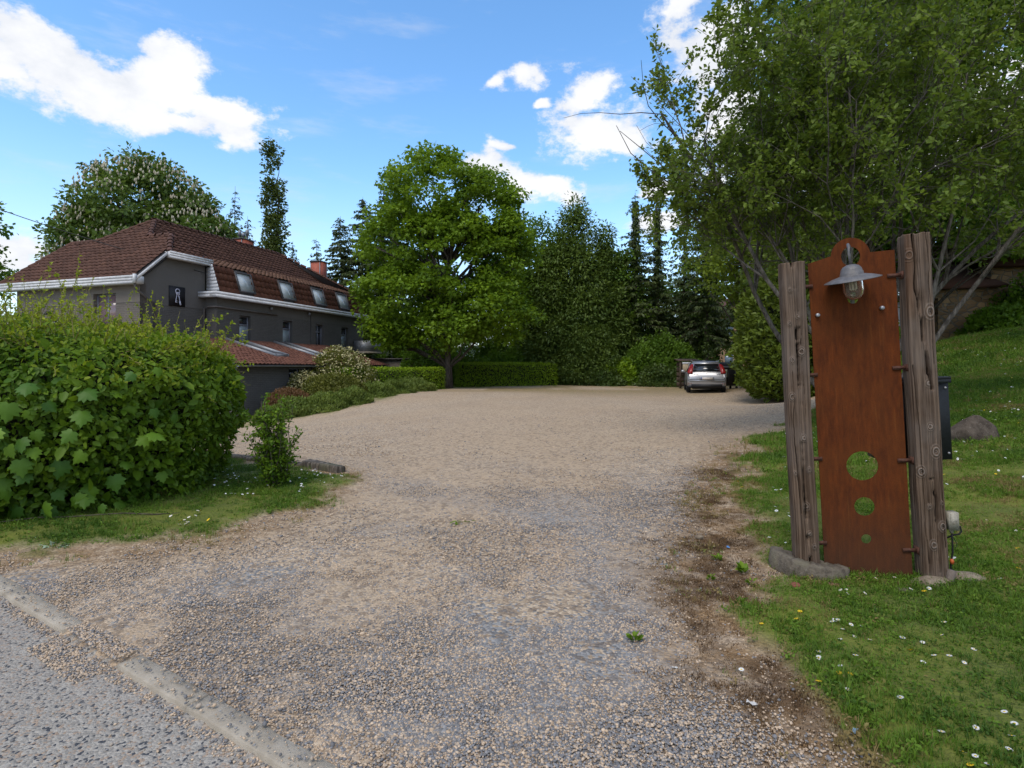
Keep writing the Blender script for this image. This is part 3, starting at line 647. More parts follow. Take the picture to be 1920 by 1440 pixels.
# end wall, wing wall, return wall, long wall, far and back walls
W1 = (7.4 - 2.64, 7.4 - 1.34)
wallpart(house, 'wall', MAT['wall_warm'], (-7.4, .3), 'x', 7.4, zz_(4.85), [(W1[0], W1[1], zz_(2.9), zz_(4.42)), (1.3, 2.4, zz_(-.2), zz_(1.6)), (4.6, 5.8, zz_(-.2), zz_(1.6))])
window(house, (-7.4 + W1[0], .3, zz_(2.9)), 'x', 1.3, 1.52, transom=0, mull=True, lower='pinkcurtain', fm='greyframe')
for x_ in (1.3, 4.6): window(house, (-7.4 + x_, .3, zz_(-.2)), 'x', 1.1 if x_ < 2 else 1.2, 1.8, transom=0, mull=True, lower='glass_dark')
wallpart(house, 'wall', MAT['wall_grey'], (0.0, .302), 'y', 3.218, zz_(4.85), toppts=[(0, zz_(4.85)), (3.218, zz_(4.85)), (3.218, zz_(6.05)), (1.3, zz_(6.05)), (0.05, zz_(4.95))])
wallpart(house, 'wall', MAT['wall_grey'], (0.002, 3.52), 'x', .666, zz_(4.62))
wins = [(4.88, 5.6, 'n'), (7.88, 8.63, 'n'), (10.63, 11.36, 'm'), (13.1, 13.85, 'n')]
wallpart(house, 'wall', MAT['wall_grey'], (.67, 3.522), 'y', 11.98, zz_(4.62), [(a - 3.522, b - 3.522, zz_(2.48), zz_(3.84)) for a, b, _ in wins])
for a, b, k in wins: window(house, (.67, a, zz_(2.48)), 'y', b - a, 1.36, transom=.68, mull=k == 'm', lower='blind' if k == 'n' else 'glass_dark')
wb = MB(); wb.box(-7.398, -7.12, .32, 15.2, 0, zz_(4.8)); wb.build('wall', MAT['wall_grey'], house, uv=True)
wb = MB(); wb.box(-7.3, .66, 15.24, 15.5, 0, zz_(4.6)); wb.build('wall', MAT['wall_grey'], house, uv=True)
wb = MB(); wb.box(-7.1, -.3, .6, 15.2, zz_(4.4), zz_(4.5)); wb.build('attic_floor', MAT['darkframe'], house)
# stucco string line
wb = MB(); wb.box(-7.41, .012, .285, .298, 4.945, 4.960); wb.box(.003, .012, .3, 3.5, 4.945, 4.960); wb.build('string_line', MAT['pipe'], house)

def tile_tpl(w, l, wave=.05, lift=.05):
    xs = [0, .18, .36, .5, .66, .84, 1.0]; hs_ = [.35, .95, .6, .12, 0, .08, .35]; v = []
    for (y, dz) in ((0, -.03), (0, 0), (1.06, 0)):
        for x, h_ in zip(xs, hs_): v.append((x * w * 1.005, y * l, h_ * wave + (lift if y == 0 else 0.004) + dz))
    n = len(xs); f = [(r_ * n + c, r_ * n + c + 1, (r_ + 1) * n + c + 1, (r_ + 1) * n + c) for r_ in (0, 1) for c in range(n - 1)]
    return np.array(v), f
def inpoly(p, q, P):
    c = False
    for i_ in range(len(P)):
        (x1, y1), (x2, y2) = P[i_], P[(i_ + 1) % len(P)]
        if (y1 > q) != (y2 > q) and p < (x2 - x1) * (q - y1) / (y2 - y1) + x1: c = not c
    return c
tile_meshes = {}
def roofplane(parent, pts, eave, tw, tl, mat, single=0, skip=(), under='darkframe', name='roof_tile', seed=0):
    """pts: 3D polygon (outward winding), eave: two indices of the eave edge (left to right seen from outside).
    Lays tiles course by course; the first `single` ones are parts of their own, the rest is one joined part"""
    r = random.Random(seed); P = [Vector(p) for p in pts]; a, b = P[eave[0]], P[eave[1]]; U = (b - a).normalized(); n = Vector()
    for i_ in range(len(P)): n += P[i_].cross(P[(i_ + 1) % len(P)])
    n.normalize(); V = n.cross(U); V.normalize()
    if V.z < 0: V = -V
    if n.z < 0: n = -n
    if U.cross(V).dot(n) < 0: U = -U
    q2 = [((p - a).dot(U), (p - a).dot(V)) for p in P]; pm, px = min(q[0] for q in q2), max(q[0] for q in q2); qx = max(q[1] for q in q2)
    key = (tw, tl, mat)
    tv, tf = tile_tpl(tw, tl)
    if key not in tile_meshes:
        m_ = MB(); m_.add(tv, tf); tile_meshes[key] = m_.mesh(name, MAT[mat], True)
    mb = MB(); cnt = 0; any_ = False; B = Matrix((U, V, n)).transposed()
    for iy in range(int(qx / tl) + 1):
        for ix in range(int((px - pm) / tw) + 1):
            x = pm + ix * tw; y = iy * tl
            if not inpoly(x + tw * .5, y + tl * .45, q2): continue
            if any(s[0] < x + tw * .5 < s[1] and s[2] < y + tl * .5 < s[3] for s in skip): continue
            jz = r.gauss(0, .004); o3 = a + U * (x + r.gauss(0, .004)) + V * (y + r.gauss(0, .006)) + n * (jz + .01)
            Rm = B @ Matrix.Rotation(r.gauss(0, .008), 3, 'Z')
            if cnt < single:
                M4 = Rm.to_4x4(); M4.translation = o3; inst(name, tile_meshes[key], parent, M4); cnt += 1
            else:
                v = tv @ np.array(Rm).T + np.array(o3); mb.add(v, tf, r.random() + .01); any_ = True
    if any_: mb.build(name, MAT[mat], parent, True, kind='stuff')
    ub = MB(); ub.poly([p - n * .012 for p in P], .05); ub.build('roof', MAT[under], parent)
    return a, U, V, n, pm
s3 = lambda s, a, z: (-s, a, zz_(z))
zA = lambda a: 5.0 + .9 * a
# front plane
PA = [s3(8.05, 0, 5.0), s3(-.2, 0, 5.0), s3(-.2, 1.5, zA(1.5)), s3(1.0, 2.6, zA(2.6)), s3(2.3, 2.6, zA(2.6)), s3(3.53, 3.87, zA(3.87)), s3(5.6, 2.6, zA(2.6)), s3(7.3, 2.6, zA(2.6))]
roofplane(house, PA, (0, 1), .30, .27, 'tile', single=120, seed=1)
# small hip over the wing wall
PR = [s3(-.3, 1.45, 6.22), s3(-.3, 3.62, 6.25), s3(1.0, 2.6, 7.3)]
roofplane(house, PR, (0, 1), .27, .24, 'tile', seed=2)
roofplane(house, [s3(-.25, 3.6, 6.22), s3(2.3, 3.6, 6.5), s3(2.3, 2.6, zA(2.6) - .02), s3(1.0, 2.6, 7.3)], (0, 1), .27, .24, 'tile', seed=3)
# main long slope: mossy bell-cast strip and steeper upper part
PB1 = [s3(-.36, 3.5, 6.05), s3(-.36, 15.8, 6.05), s3(1.7, 15.0, 6.78), s3(1.7, 2.9, 6.78)]
roofplane(house, PB1, (0, 1), .28, .26, 'tile_moss', seed=4)
PB2 = [s3(1.68, 2.0, 6.78), s3(1.68, 15.0, 6.78), s3(3.53, 12.6, 8.5), s3(3.53, 3.87, 8.5)]
roofplane(house, PB2, (0, 1), .28, .26, 'tile', seed=5)
# far hip and back slope
roofplane(house, [s3(-.36, 15.8, 6.05), s3(7.4, 15.8, 6.05), s3(3.53, 12.6, 8.5)], (0, 1), .3, .3, 'tile', seed=6)
roofplane(house, [s3(8.05, 15.7, 5.2), s3(8.05, 2.6, 5.2), s3(5.6, 2.6, 7.3), s3(3.53, 3.87, 8.5), s3(3.53, 12.6, 8.5)], (0, 1), .3, .3, 'tile', seed=7)
# mansard slope with single tiles and four skylights
MA, MBt = .78, .34
PM = [(MA, 3.56, zz_(4.78)), (MA, 15.62, zz_(4.78)), (MBt, 15.62, zz_(6.06)), (MBt, 3.56, zz_(6.06))]
lights = [(4.75, 5.8), (7.7, 8.8), (10.4, 11.5), (12.75, 13.85)]
sl = math.hypot(MA - MBt, 1.28)
roofplane(house, PM, (0, 1), .30, sl / 4 - .004, 'tile_m', single=175, skip=[(a - 3.56, b - 3.56, .1, sl * .95) for a, b in lights], seed=8)
ang = math.atan2(MA - MBt, 1.28)
for a, b in lights:
    g_ = MB(); w = b - a; h_ = 1.05
    for q in ((0, .07, 0, h_), (w - .07, w, 0, h_), (.07, w - .07, 0, .07), (.07, w - .07, h_ - .07, h_)): g_.box(q[0], q[1], -.09, .02, q[2], q[3])
    so = g_.build('skylight', MAT['darkframe'], house); so.location = (MA + .0 - .12 * math.sin(ang), a, zz_(4.78) + .16); so.rotation_euler = (0, 0, 0)
    so.matrix_local = Matrix.Translation((MA + .03 - .14 * math.tan(ang), a, zz_(4.78) + .16)) @ Matrix.Rotation(-ang, 4, 'Y') @ Matrix.Rotation(PI / 2, 4, 'Z')
    p = MB(); p.box(.07, w - .07, -.05, -.03, .07, h_ - .07); p.build('pane', MAT['skyglass'], so)
# cladding on the cheek of the mansard
for k in range(8):
    z0 = zz_(4.86) + k * .155; cut = (MA + .06) - (MA - MBt) * (k * .155) / 1.28
    b = MB(); b.poly([(.28 if k > 6 else .1, 3.49, z0), (cut, 3.49, z0), (cut - .05, 3.505, z0 + .153), (.28 if k > 6 else .1, 3.505, z0 + .153)], .02); b.build('cladding_board', MAT['white_paint'], house)
b = MB(); b.poly([(.1, 3.52, zz_(4.8)), (MA, 3.52, zz_(4.8)), (MBt, 3.52, zz_(6.04)), (.1, 3.52, zz_(6.04))], .1); b.build('cheek_wall', MAT['wall_grey'], house)
# fascias of three boards each, with a soffit
def fascia(p0, p1, z0, z1, proud, n=3):
    d = Vector(p1) - Vector(p0); L_ = d.length; M4 = Matrix.Translation((p0[0], p0[1], 0)) @ Matrix.Rotation(math.atan2(d.y, d.x), 4, 'Z')
    f = MB(); f.box(0, L_, .02, proud, z0 + .02, z1 - .02, M4=M4); fo = f.build('eave_box', MAT['white_paint'], house)
    hh = (z1 - z0) / n
    for k in range(n):
        b_ = MB(); b_.box(-.01, L_ + .01, -.004 * k, .018, z0 + k * hh + .004, z0 + (k + 1) * hh - .004, M4=M4); b_.build('fascia_board', MAT['white_paint'], fo)
fascia((-8.1, -.12), (.22, -.12), zz_(4.70), zz_(5.04), .42)
fascia((.36, 1.4), (.36, 3.62), zz_(6.0), zz_(6.30), .36)
fascia((1.06, 3.12), (1.06, 15.95), zz_(4.52), zz_(4.79), .38, 2)
fascia((-.12, 3.12), (1.04, 3.12), zz_(4.52), zz_(4.79), .38, 2)
b = MB(); b.poly([(.23, -.06, zz_(4.80)), (.23, 1.42, zz_(6.16)), (.23, 1.42, zz_(6.30)), (.23, -.06, zz_(4.94))], .03); b.build('bargeboard', MAT['white_paint'], house)
b = MB(); b.poly([(.0, .1, zz_(4.86)), (.0, 1.5, zz_(6.12)), (.2, 1.5, zz_(6.12)), (.2, .1, zz_(4.86))], .02); b.build('verge_soffit', MAT['tile_m'] and MAT['darkframe'], house)
b = MB(); b.box(.16, .26, -.14, -.04, zz_(4.72), zz_(5.08)); b.build('eave_corner_cap', MAT['white_paint'], house)
# ridge and hip tiles, each its own part
rt = MB(); an = np.linspace(0, PI, 7); v = [(x, math.cos(a_) * r_, math.sin(a_) * r_) for x, r_ in ((0, .13), (.07, .125), (.36, .10)) for a_ in an]
rt.add(v, [(i_ * 7 + j_, i_ * 7 + j_ + 1, (i_ + 1) * 7 + j_ + 1, (i_ + 1) * 7 + j_) for i_ in range(2) for j_ in range(6)] + [tuple(range(7))]); ridge_mesh = rt.mesh('ridge_tile', MAT['tile'], True)
def ridge(p0, p1, step=.34, sc=1.0):
    a, b_ = Vector(p0), Vector(p1); d = (b_ - a); n_ = int(d.length / step); q = d.to_track_quat('X', 'Z')
    for k in range(n_): inst('ridge_tile', ridge_mesh, house, Matrix.Translation(a + d * (k / n_) + Vector((0, 0, -.02))) @ q.to_matrix().to_4x4() @ Matrix.Scale(sc, 4))
ridge(s3(-.25, 1.45, 6.27), s3(1.0, 2.6, 7.36)); ridge(s3(1.0, 2.6, 7.36), s3(2.3, 2.6, 7.38)); ridge(s3(2.3, 2.6, 7.36), s3(3.53, 3.87, 8.52)); ridge(s3(5.6, 2.6, 7.36), s3(3.53, 3.87, 8.52))
ridge(s3(7.3, 2.6, 7.36), s3(5.6, 2.6, 7.36)); ridge(s3(8.05, 0, 5.03), s3(7.3, 2.6, 7.36)); ridge(s3(3.53, 3.87, 8.54), s3(3.53, 12.6, 8.54), .4); ridge(s3(-.3, 15.75, 6.1), s3(3.53, 12.6, 8.54), .4)
# chimneys
def chimney(s, a, w, d, z0, z1, cowls):
    b = MB(); b.box(-s - w / 2, -s + w / 2, a - d / 2, a + d / 2, zz_(z0), zz_(z1)); c = b.build('chimney', MAT['chim'], house)
    b = MB(); b.box(-s - w / 2 - .05, -s + w / 2 + .05, a - d / 2 - .05, a + d / 2 + .05, zz_(z1), zz_(z1) + .07); b.build('chimney_cap', MAT['darkframe'], c)
    for k in range(4):
        b = MB(); x = -s + w / 2 * (1 if k % 2 else -1); y = a + d / 2 * (1 if k > 1 else -1); b.box(x - .02, x + .02, y - .02, y + .02, zz_(z0), zz_(z1)); b.build('corner_strip', MAT['zinc'], c)
    for k in range(cowls):
        b = MB(); x = -s - .28 + k * .28; h_ = (.55, .38, .55)[k]; b.lathe([(.06, 0), (.06, h_ * .5), (.10, h_ * .5), (.10, h_), (.02, h_ + .05)], (x, a, zz_(z1) + .06), 10); b.build('chimney_pot', MAT['zinc'], c)
chimney(4.15, 10.2, .62, .95, 7.9, 8.92, 3)
chimney(2.35, 14.9, .72, .72, 6.6, 8.35, 0)
# pipes, vents, box
b = MB(); b.tube([(.12, -.02, zz_(4.72)), (.10, .02, zz_(4.5)), (.10, .75, zz_(4.1)), (.08, .95, zz_(4.0)), (.08, .95, .2)], .05, 8); b.build('downpipe', MAT['pipe'], house, True)
b = MB(); b.tube([(.05, 3.42, .3), (.05, 3.42, zz_(4.06)), (.25, 3.44, zz_(4.12)), (.72, 3.46, zz_(4.12)), (.74, 3.6, zz_(4.12)), (.74, 7.4, zz_(4.09))], .045, 8); b.build('heating_pipe', MAT['pipe'], house, True)
for y_ in (6.9, 9.9):
    b = MB(); b.lathe([(.0, .0), (.07, .0), (.07, .12), (.05, .14), (0, .14)], (0, 0, 0), 12); o = b.build('wall_spotlight', MAT['zinc'], house); o.location = (.8, y_, zz_(4.3))
b = MB(); b.box(.675, .70, 10.15, 10.17, 0, zz_(4.5)); b.build('lightning_strip', MAT['darkframe'], house)
b = MB(); b.box(.70, 1.75, 14.4, 15.9, zz_(2.35), zz_(3.05)); b.build('balcony_panel', MAT['zinc'], house)
b = MB(); b.box(.68, 1.8, 14.3, 16.0, zz_(2.25), zz_(2.347)); b.build('balcony_slab', MAT['kerb'], house)
# sign with two keys, on the wing wall
sg = empty('key_sign', (0, 0, 0), label='square black board with two hanging keys on the grey wing wall', cat='sign')
sg.matrix_world = house.matrix_world
HM = Matrix.Translation((HX, HYY, HZ0)) @ Matrix.Rotation(RZ, 4, 'Z')
sg.matrix_world = HM @ Matrix.Translation((.008, 1.62, zz_(4.0))) @ Matrix.Rotation(PI / 2, 4, 'Z')
b = MB(); b.box(0, .78, -.04, 0, 0, .86); b.build('board', MAT['black'], sg)
def ringb(b, cx, cz, ro, ri, y, n=20, t=.012):
    an = np.arange(n) * 2 * PI / n; v = [(cx + math.cos(a) * q, y + dy, cz + math.sin(a) * q) for dy in (-t, 0) for q in (ro, ri) for a in an]
    f = [(i_, (i_ + 1) % n, n + (i_ + 1) % n, n + i_) for i_ in range(n)] + [(2 * n + i_, 2 * n + (i_ + 1) % n, (i_ + 1) % n, i_) for i_ in range(n)]
    b.add(v, f)
b = MB(); ringb(b, .39, .66, .115, .082, -.045); b.build('key_ring', MAT['signwhite'], sg)
def key(x0, x1, zt, zb, bit):
    b = MB(); ringb(b, x0, zt + .03, .062, .028, -.058, 14); M4 = Matrix.Translation((x0, -.05, zt)) @ Matrix.Rotation(math.atan2(x1 - x0, zt - zb), 4, 'Y').inverted()
    L_ = math.hypot(x1 - x0, zt - zb); b.box(-.016, .016, -.012, 0, -L_, -.02, M4=M4)
    if bit > 0: b.box(-.016, .08, -.014, -.002, -L_, -L_ + .045, M4=M4); b.box(-.016, .06, -.014, -.002, -L_ + .07, -L_ + .1, M4=M4)
    else: b.box(-.045, .03, -.014, -.002, -L_, -L_ + .17, M4=M4)
    b.build('key', MAT['signwhite'], sg)
key(.36, .28, .52, .16, 1); key(.43, .54, .52, .06, -1)
# lamps and lettering band on the end wall
lb = tag(empty('lettering_band', (0, 0, 0)), 'long black lettering band on the taupe end wall, half behind the hedge', 'sign'); lb.matrix_world = HM @ Matrix.Translation((-7.2, .29, zz_(3.05)))
b = MB(); b.box(.3, 3.6, -.05, 0, .28, .42); b.build('board', MAT['black'], lb)
for k in range(9): b = MB(); x = .5 + k * .33; b.box(x, x + .05, -.06, -.03, 0, .28); b.box(x, x + .2, -.062, -.03, .2 * (k % 2), .2 * (k % 2) + .05); b.build('letter', MAT['signwhite'], lb)
for k, (x, lab) in enumerate(((-6.9, 'black gooseneck wall lamp nearest the left corner of the house'), (-4.95, 'black gooseneck wall lamp between the house corner and upstairs window'))):
    o = tag(empty('wall_lamp', (0, 0, 0)), lab, 'lamp', 'gooseneck lamps on the end wall'); o.matrix_world = HM @ Matrix.Translation((x, .3, zz_(3.55)))
    b = MB(); b.tube([(0, 0, 0), (0, -.2, .12), (.1, -.45, .12), (.3, -.55, .02), (.6, -.5, -.02)], .014, 6); b.build('arm', MAT['black'], o)
    b = MB(); b.lathe([(.02, .1), (.06, .08), (.16, -.06), (.15, -.06), (.05, .06)], (0, -.3, .1), 14); b.build('shade', MAT['black'], o)

# ------------------------------------------------------------------ annex in front of the long wall
annex = empty('annex_building', (HX, HYY, HZ0), RZ, label='low slate grey annex with red pantile roof and two skylights', cat='building')
AX = 4.65
aw = [(3.55, 5.1, 1.70, 2.25), (6.0, 7.5, 1.70, 2.25)]
wallpart(annex, 'wall', MAT['wall_annex'], (AX, .62), 'y', 10.7, zz_(1.40), [(a - .62, b - .62, c, d) for a, b, c, d in aw], z0=-.3)
for a, b_, c, d in aw: window(annex, (AX, a, c), 'y', b_ - a, d - c, transom=0, mull=True, lower='glass_dark')
wallpart(annex, 'wall', MAT['wall_annex'], (.70, .64), 'x', 3.92, zz_(1.4), z0=-.3, toppts=[(0, zz_(1.4)), (3.92, zz_(1.4)), (0, zz_(2.45))])
wb = MB(); wb.box(.7, AX - .02, 11.04, 11.3, -.3, zz_(1.4)); wb.build('wall', MAT['wall_annex'], annex, uv=True)
PAx = [(AX + .3, .35, zz_(1.42)), (AX + .3, 11.5, zz_(1.42)), (.69, 11.5, zz_(2.60)), (.69, .35, zz_(2.60))]
slopea = math.atan2(1.18, AX + .3 - .69); SLn = math.hypot(1.18, AX + .3 - .69)
al = [(3.85, 4.75), (7.0, 7.9)]
roofplane(annex, PAx, (0, 1), .22, .26, 'tile_a', skip=[(a - .35, b - .35, 1.35, SLn - .1) for a, b in al], seed=21)
for a, b_ in al:
    g_ = MB(); w = b_ - a; h_ = SLn - 1.45
    for q in ((0, .07, 0, h_), (w - .07, w, 0, h_), (.07, w - .07, 0, .07)): g_.box(q[0], q[1], -.16, .02, q[2], q[3])
    so = g_.build('skylight', MAT['zinc'], annex)
    so.matrix_local = Matrix.Translation((AX + .3 - 1.35 * math.cos(slopea), a, zz_(1.42) + 1.35 * math.sin(slopea))) @ Matrix.Rotation(-(PI / 2 - slopea), 4, 'Y') @ Matrix.Rotation(PI / 2, 4, 'Z')
    p = MB(); p.box(.07, w - .07, -.06, -.04, .45, h_); p.build('pane', MAT['glass_dark'], so)
    p = MB(); p.box(.07, w - .07, -.14, -.02, .07, .42); p.build('flashing', MAT['darkframe'], so)
gt = MB(); an = np.linspace(-PI, 0, 7); v = [(AX + .36 + math.cos(a_) * .07, y_, zz_(1.40) + math.sin(a_) * .06) for y_ in (.3, 11.5) for a_ in an]; gt.add(v, [(j_, j_ + 1, 8 + j_, 7 + j_) for j_ in range(6)]); gt.build('gutter', MAT['zinc'], annex, True)
# flat roofed outbuilding beyond
ob = empty('flat_outbuilding', (-8.3, 38.0, -.1), RZ * .35, label='low flat roofed grey outbuilding behind the clipped hedge', cat='building')
b = MB(); b.box(-3.4, 2.9, 0, 3, -.6, 1.95); b.build('wall', MAT['wall_warm'], ob, uv=True)
b = MB(); b.box(-3.6, 3.1, -.15, 3.1, 1.953, 2.06); b.build('roof', MAT['darkframe'], ob)

# ------------------------------------------------------------------ distance: hills and buildings
def hill(name, label, x0, x1, y, hmax, seed, mat):
    xs = np.linspace(x0, x1, 90); ds = np.array([0, 30, 60, 100, 150, 210, 280]); pr = np.array([0, .25, .55, .85, 1, .9, .2]); r = []
    for d, p in zip(ds, pr): r.append(np.stack([xs, np.full(90, y + d), hmax * p * (.55 + .45 * np.sin((xs - x0) / (x1 - x0) * PI)) * (.8 + .4 * fb(xs / 90, np.full(90, seed + 0.), seed)) + (fb(xs / 9, np.full(90, d / 9.), seed + 3) - .5) * 4 * p - 1], 1))
    V = np.concatenate(r); i_ = np.arange(6)[:, None]; j_ = np.arange(89)[None]; f = np.stack([i_ * 90 + j_, i_ * 90 + j_ + 1, (i_ + 1) * 90 + j_ + 1, (i_ + 1) * 90 + j_], -1).reshape(-1, 4)
    b = MB(); b.add(V, f); return b.build(name, mat, None, True, kind='structure', label=label)
def hillmat():
    g = G('wooded_hill'); P = g.pos('World'); n = g.noise(P, .11, 7, .7); n2 = g.noise(P, .02, 4)
    c = g.mix(g.ss(n, .35, .65), (.022, .040, .022), (.075, .10, .055)); c = g.mix(g.ss(n2, .45, .6), c, (.085, .08, .07)); return g.pbr(c, .95, g.bump(n, 3.0))
hm = hillmat()
hill('hill', 'distant wooded hill seen between the tree trunks behind the car', -60, 420, 330, 34, 3, hm)
hill('hill', 'distant wooded hill to the left behind the house', -700, 60, 420, 30, 6, hm)

def stonemat(name, a, b, sc=3.2):
    g = G(name); uv = g.n('ShaderNodeUVMap').outputs[0]; v = g.n('ShaderNodeTexVoronoi', {'Vector': g.scale(uv, (1, 1.9, 1)), 'Scale': sc}, feature='DISTANCE_TO_EDGE'); vc = g.n('ShaderNodeTexVoronoi', {'Vector': g.scale(uv, (1, 1.9, 1)), 'Scale': sc})
    h = g.n('ShaderNodeSeparateColor', {0: vc.outputs['Color']}); c = g.mix(h.outputs[0], a, b); e = g.ss(v.outputs['Distance'], .02, .09); c = g.mix(e, (.22, .19, .15), c)
    return g.pbr(c, .9, g.bump(e, .03))
MAT['stone'] = stonemat('rubble_stone', (.20, .125, .065), (.42, .28, .15), 2.6)
MAT['brick_far'] = brickpaint('ochre_brick', (.36, .22, .14))
fb_ = empty('brick_apartment_house', (20.2, 60, .3), 0, label='tan brick building with blue windows glimpsed between trunks behind the car', cat='building')
wallpart(fb_, 'wall', MAT['brick_far'], (0, 0), 'x', 9, 6.6, [(2.6, 3.6, .8, 2.6), (2.6, 3.6, 4.3, 6.0), (6, 7.4, .8, 2.6), (6, 7.4, 4.3, 6.0)])
MAT['blueglass'] = glassmat('blue_window_glass', (.20, .27, .38), .2)
for x_, z_, w_ in ((2.6, .8, 1.0), (2.6, 4.3, 1.0), (6, .8, 1.4), (6, 4.3, 1.4)): window(fb_, (x_, 0, z_), 'x', w_, 1.8 if z_ < 1 else 1.7, transom=.35, lower='blueglass', upper='blueglass', fm='white_paint')
b = MB(); b.box(0.01, 8.99, .3, 7, 0, 6.5); b.build('wall', MAT['brick_far'], fb_, uv=True)
b = MB(); b.poly([(-.4, -.5, 6.6), (9.4, -.5, 6.6), (9.4, 3.6, 8.9), (-.4, 3.6, 8.9)], .15); b.poly([(-.4, 7.6, 6.6), (-.4, 3.62, 8.9), (9.4, 3.62, 8.9), (9.4, 7.6, 6.6)], .15); b.build('roof', MAT['tile'], fb_)
b = MB(); b.box(-2.0, 0, -1.2, .0, 4.1, 4.35); b.build('balcony', MAT['white_paint'], fb_)

sc_ = empty('stone_cottage', (17.6, 26.3, 2.15), R(-6), label='rubble stone cottage with dark roof behind ivy at the top of the lawn', cat='house')
wallpart(sc_, 'wall', MAT['stone'], (1.5, 0), 'x', 3.3, 2.9, [(.35, .75, .3, 2.4)])
b = MB(); b.box(0, 1.35, .1, .2, 0, 2.3); b.build('garage_door', MAT['white_paint'], sc_)
b = MB(); b.box(0, 1.499, .25, 4, 0, 2.6); b.build('garage_wall', MAT['stone'], sc_, uv=True)
b = MB(); b.poly([(-.3, -.4, 2.75), (5.0, -.4, 2.95), (5.0, 3, 4.5), (-.3, 3, 4.3)], .12); b.build('roof', MAT['tile'], sc_)
wallpart(sc_, 'wall', MAT['stone'], (4.81, .4), 'x', 6.5, 3.9, [(.4, 1.3, 1.2, 2.7), (3.5, 4.5, 1.6, 3.0)], th=.4)
window(sc_, (5.21, .4, 1.2), 'x', .9, 1.5, transom=.6, mull=True, lower='glass_dark'); window(sc_, (8.31, .4, 1.6), 'x', 1.0, 1.4, transom=.6, mull=True, lower='blind', fm='white_paint')
b = MB(); b.box(4.85, 11.3, .85, 6, 0, 3.85); b.build('wall', MAT['stone'], sc_, uv=True)
b = MB(); b.poly([(4.5, 0, 3.9), (11.8, 0, 3.9), (11.8, 3.2, 6.3), (4.5, 3.2, 6.3)], .14); b.poly([(4.5, 6.6, 3.9), (4.5, 3.22, 6.3), (11.8, 3.22, 6.3), (11.8, 6.6, 3.9)], .14); b.build('roof', MAT['tile'], sc_)

# ------------------------------------------------------------------ trees
def gb(x, y, d=0): return (x, y, gz1(x, y) - d)
GT = 'trees behind the house'
broadleaf('chestnut_tree', 'huge round chestnut tree in white blossom towering over the house roof', 'tree', (-28.9, 44, -1), [(.0, 0, 14.8, 4.4, 4.3, 3.7), (-2.6, 0, 12.0, 3.2, 3.8, 3.6), (3.2, 0, 11.8, 3.3, 3.8, 3.6), (0, -1, 9.4, 5.8, 4.4, 3.6)], 420, 95, .34, 1.15, MAT['chestnut'], (.45, .5), 3, GT, blossom=3100, flat=.55)
broadleaf('edge_tree', 'leafy tree cut off by the left edge of the photo', 'tree', (-30.2, 30, -1), [(-.1, 0, 10.3, 2.9, 2.6, 2.6), (.2, 0, 6.9, 2.4, 2.5, 2.0)], 95, 70, .22, .75, MAT['maple2'], (.25, .5), 4, GT)
spruce('spruce_tree', 'spruce with drooping branches sticking out left of the blossoming chestnut', (-34.2, 46, -1), 16.0, 5.2, 31, GT, mat='spruce', droop=.32, dens=1.1)
spruce('spruce_tree', 'thin spruce between the chestnut and the tall poplar', (-25.0, 50, -1), 18.6, 3.0, 32, GT, dens=.9)
spruce('spruce_tree', 'spruce top right behind the roof chimney with pots', (-22.9, 49, -1), 15.6, 3.0, 36, GT, dens=.9)
spruce('spruce_tree', 'spruce whose tip rises just right of the poplar', (-19.6, 50, -1), 13.6, 3.2, 33, GT)
spruce('spruce_tree', 'small spruce whose tip shows left of the rear red chimney', (-17.4, 50, -1), 13.8, 2.6, 34, GT)
# the poplar: two narrow columns
broadleaf('poplar_tree', 'tall narrow poplar with a forked top behind the house roof', 'tree', (-22.2, 52, -1), [(0, 0, 5, 2.4, 2.2, 4), (-.1, 0, 9.5, 2.0, 1.8, 3.6), (.15, 0, 14, 1.15, 1.1, 3), (-.3, 0, 18, .55, .6, 2.6), (.55, 0, 17.6, .45, .5, 2.4), (-.35, 0, 21.3, .42, .45, 2.2), (.5, 0, 21.6, .25, .3, 1.0)], 330, 42, .27, .48, MAT['poplar'], (.25, .5), 5, GT, hollow=.4, flat=1.1, nlimb=8)
GS = 'spruces between house and maple'
for x, y, h, rd, sd, lab in ((-13.9, 46, 14.2, 3.1, 41, 'leftmost spruce of the group just right of the rear red chimney'), (-12.0, 45, 15.4, 3.0, 42, 'middle spruce of the group between house and big maple'), (-9.9, 43, 15.6, 3.2, 43, 'spruce half hidden behind the left side of the big maple'), (-10.8, 50, 16.2, 3.2, 44, 'farther spruce standing behind the group beside the big maple'), (-6.5, 47, 14.5, 3.2, 45, 'spruce hidden behind the big maple, showing only through its gaps')):
    spruce('spruce_tree', lab, (x, y, -.4), h, rd * 1.5, sd, GS, dens=2.4, ivy=.3, droop=.3)
broadleaf('maple_tree', 'big bright green maple standing at the gap between two clipped hedges', 'tree', (-3.75, 33, .05),
          [(-.9, 0, 11.5, 2.9, 2.9, 2.5), (1.7, 0, 10.3, 2.5, 2.9, 2.5), (-2.7, 0, 8.6, 2.4, 2.8, 2.4), (2.9, 0, 7.7, 2.3, 2.8, 2.3), (0, -.4, 7.4, 3.2, 3.2, 3.2), (-2.6, -.3, 5.2, 2.6, 2.8, 1.9), (2.4, -.2, 4.7, 2.7, 2.9, 2.2), (-3.3, 0, 3.3, 1.7, 2, 1.2), (.2, -.6, 3.6, 2.6, 2.2, 1.5)],
          560, 100, .20, .72, MAT['maple'], (.24, .45), 8, None, nlimb=60, tpl=TPL_LOBE, flat=.5, hollow=.55)
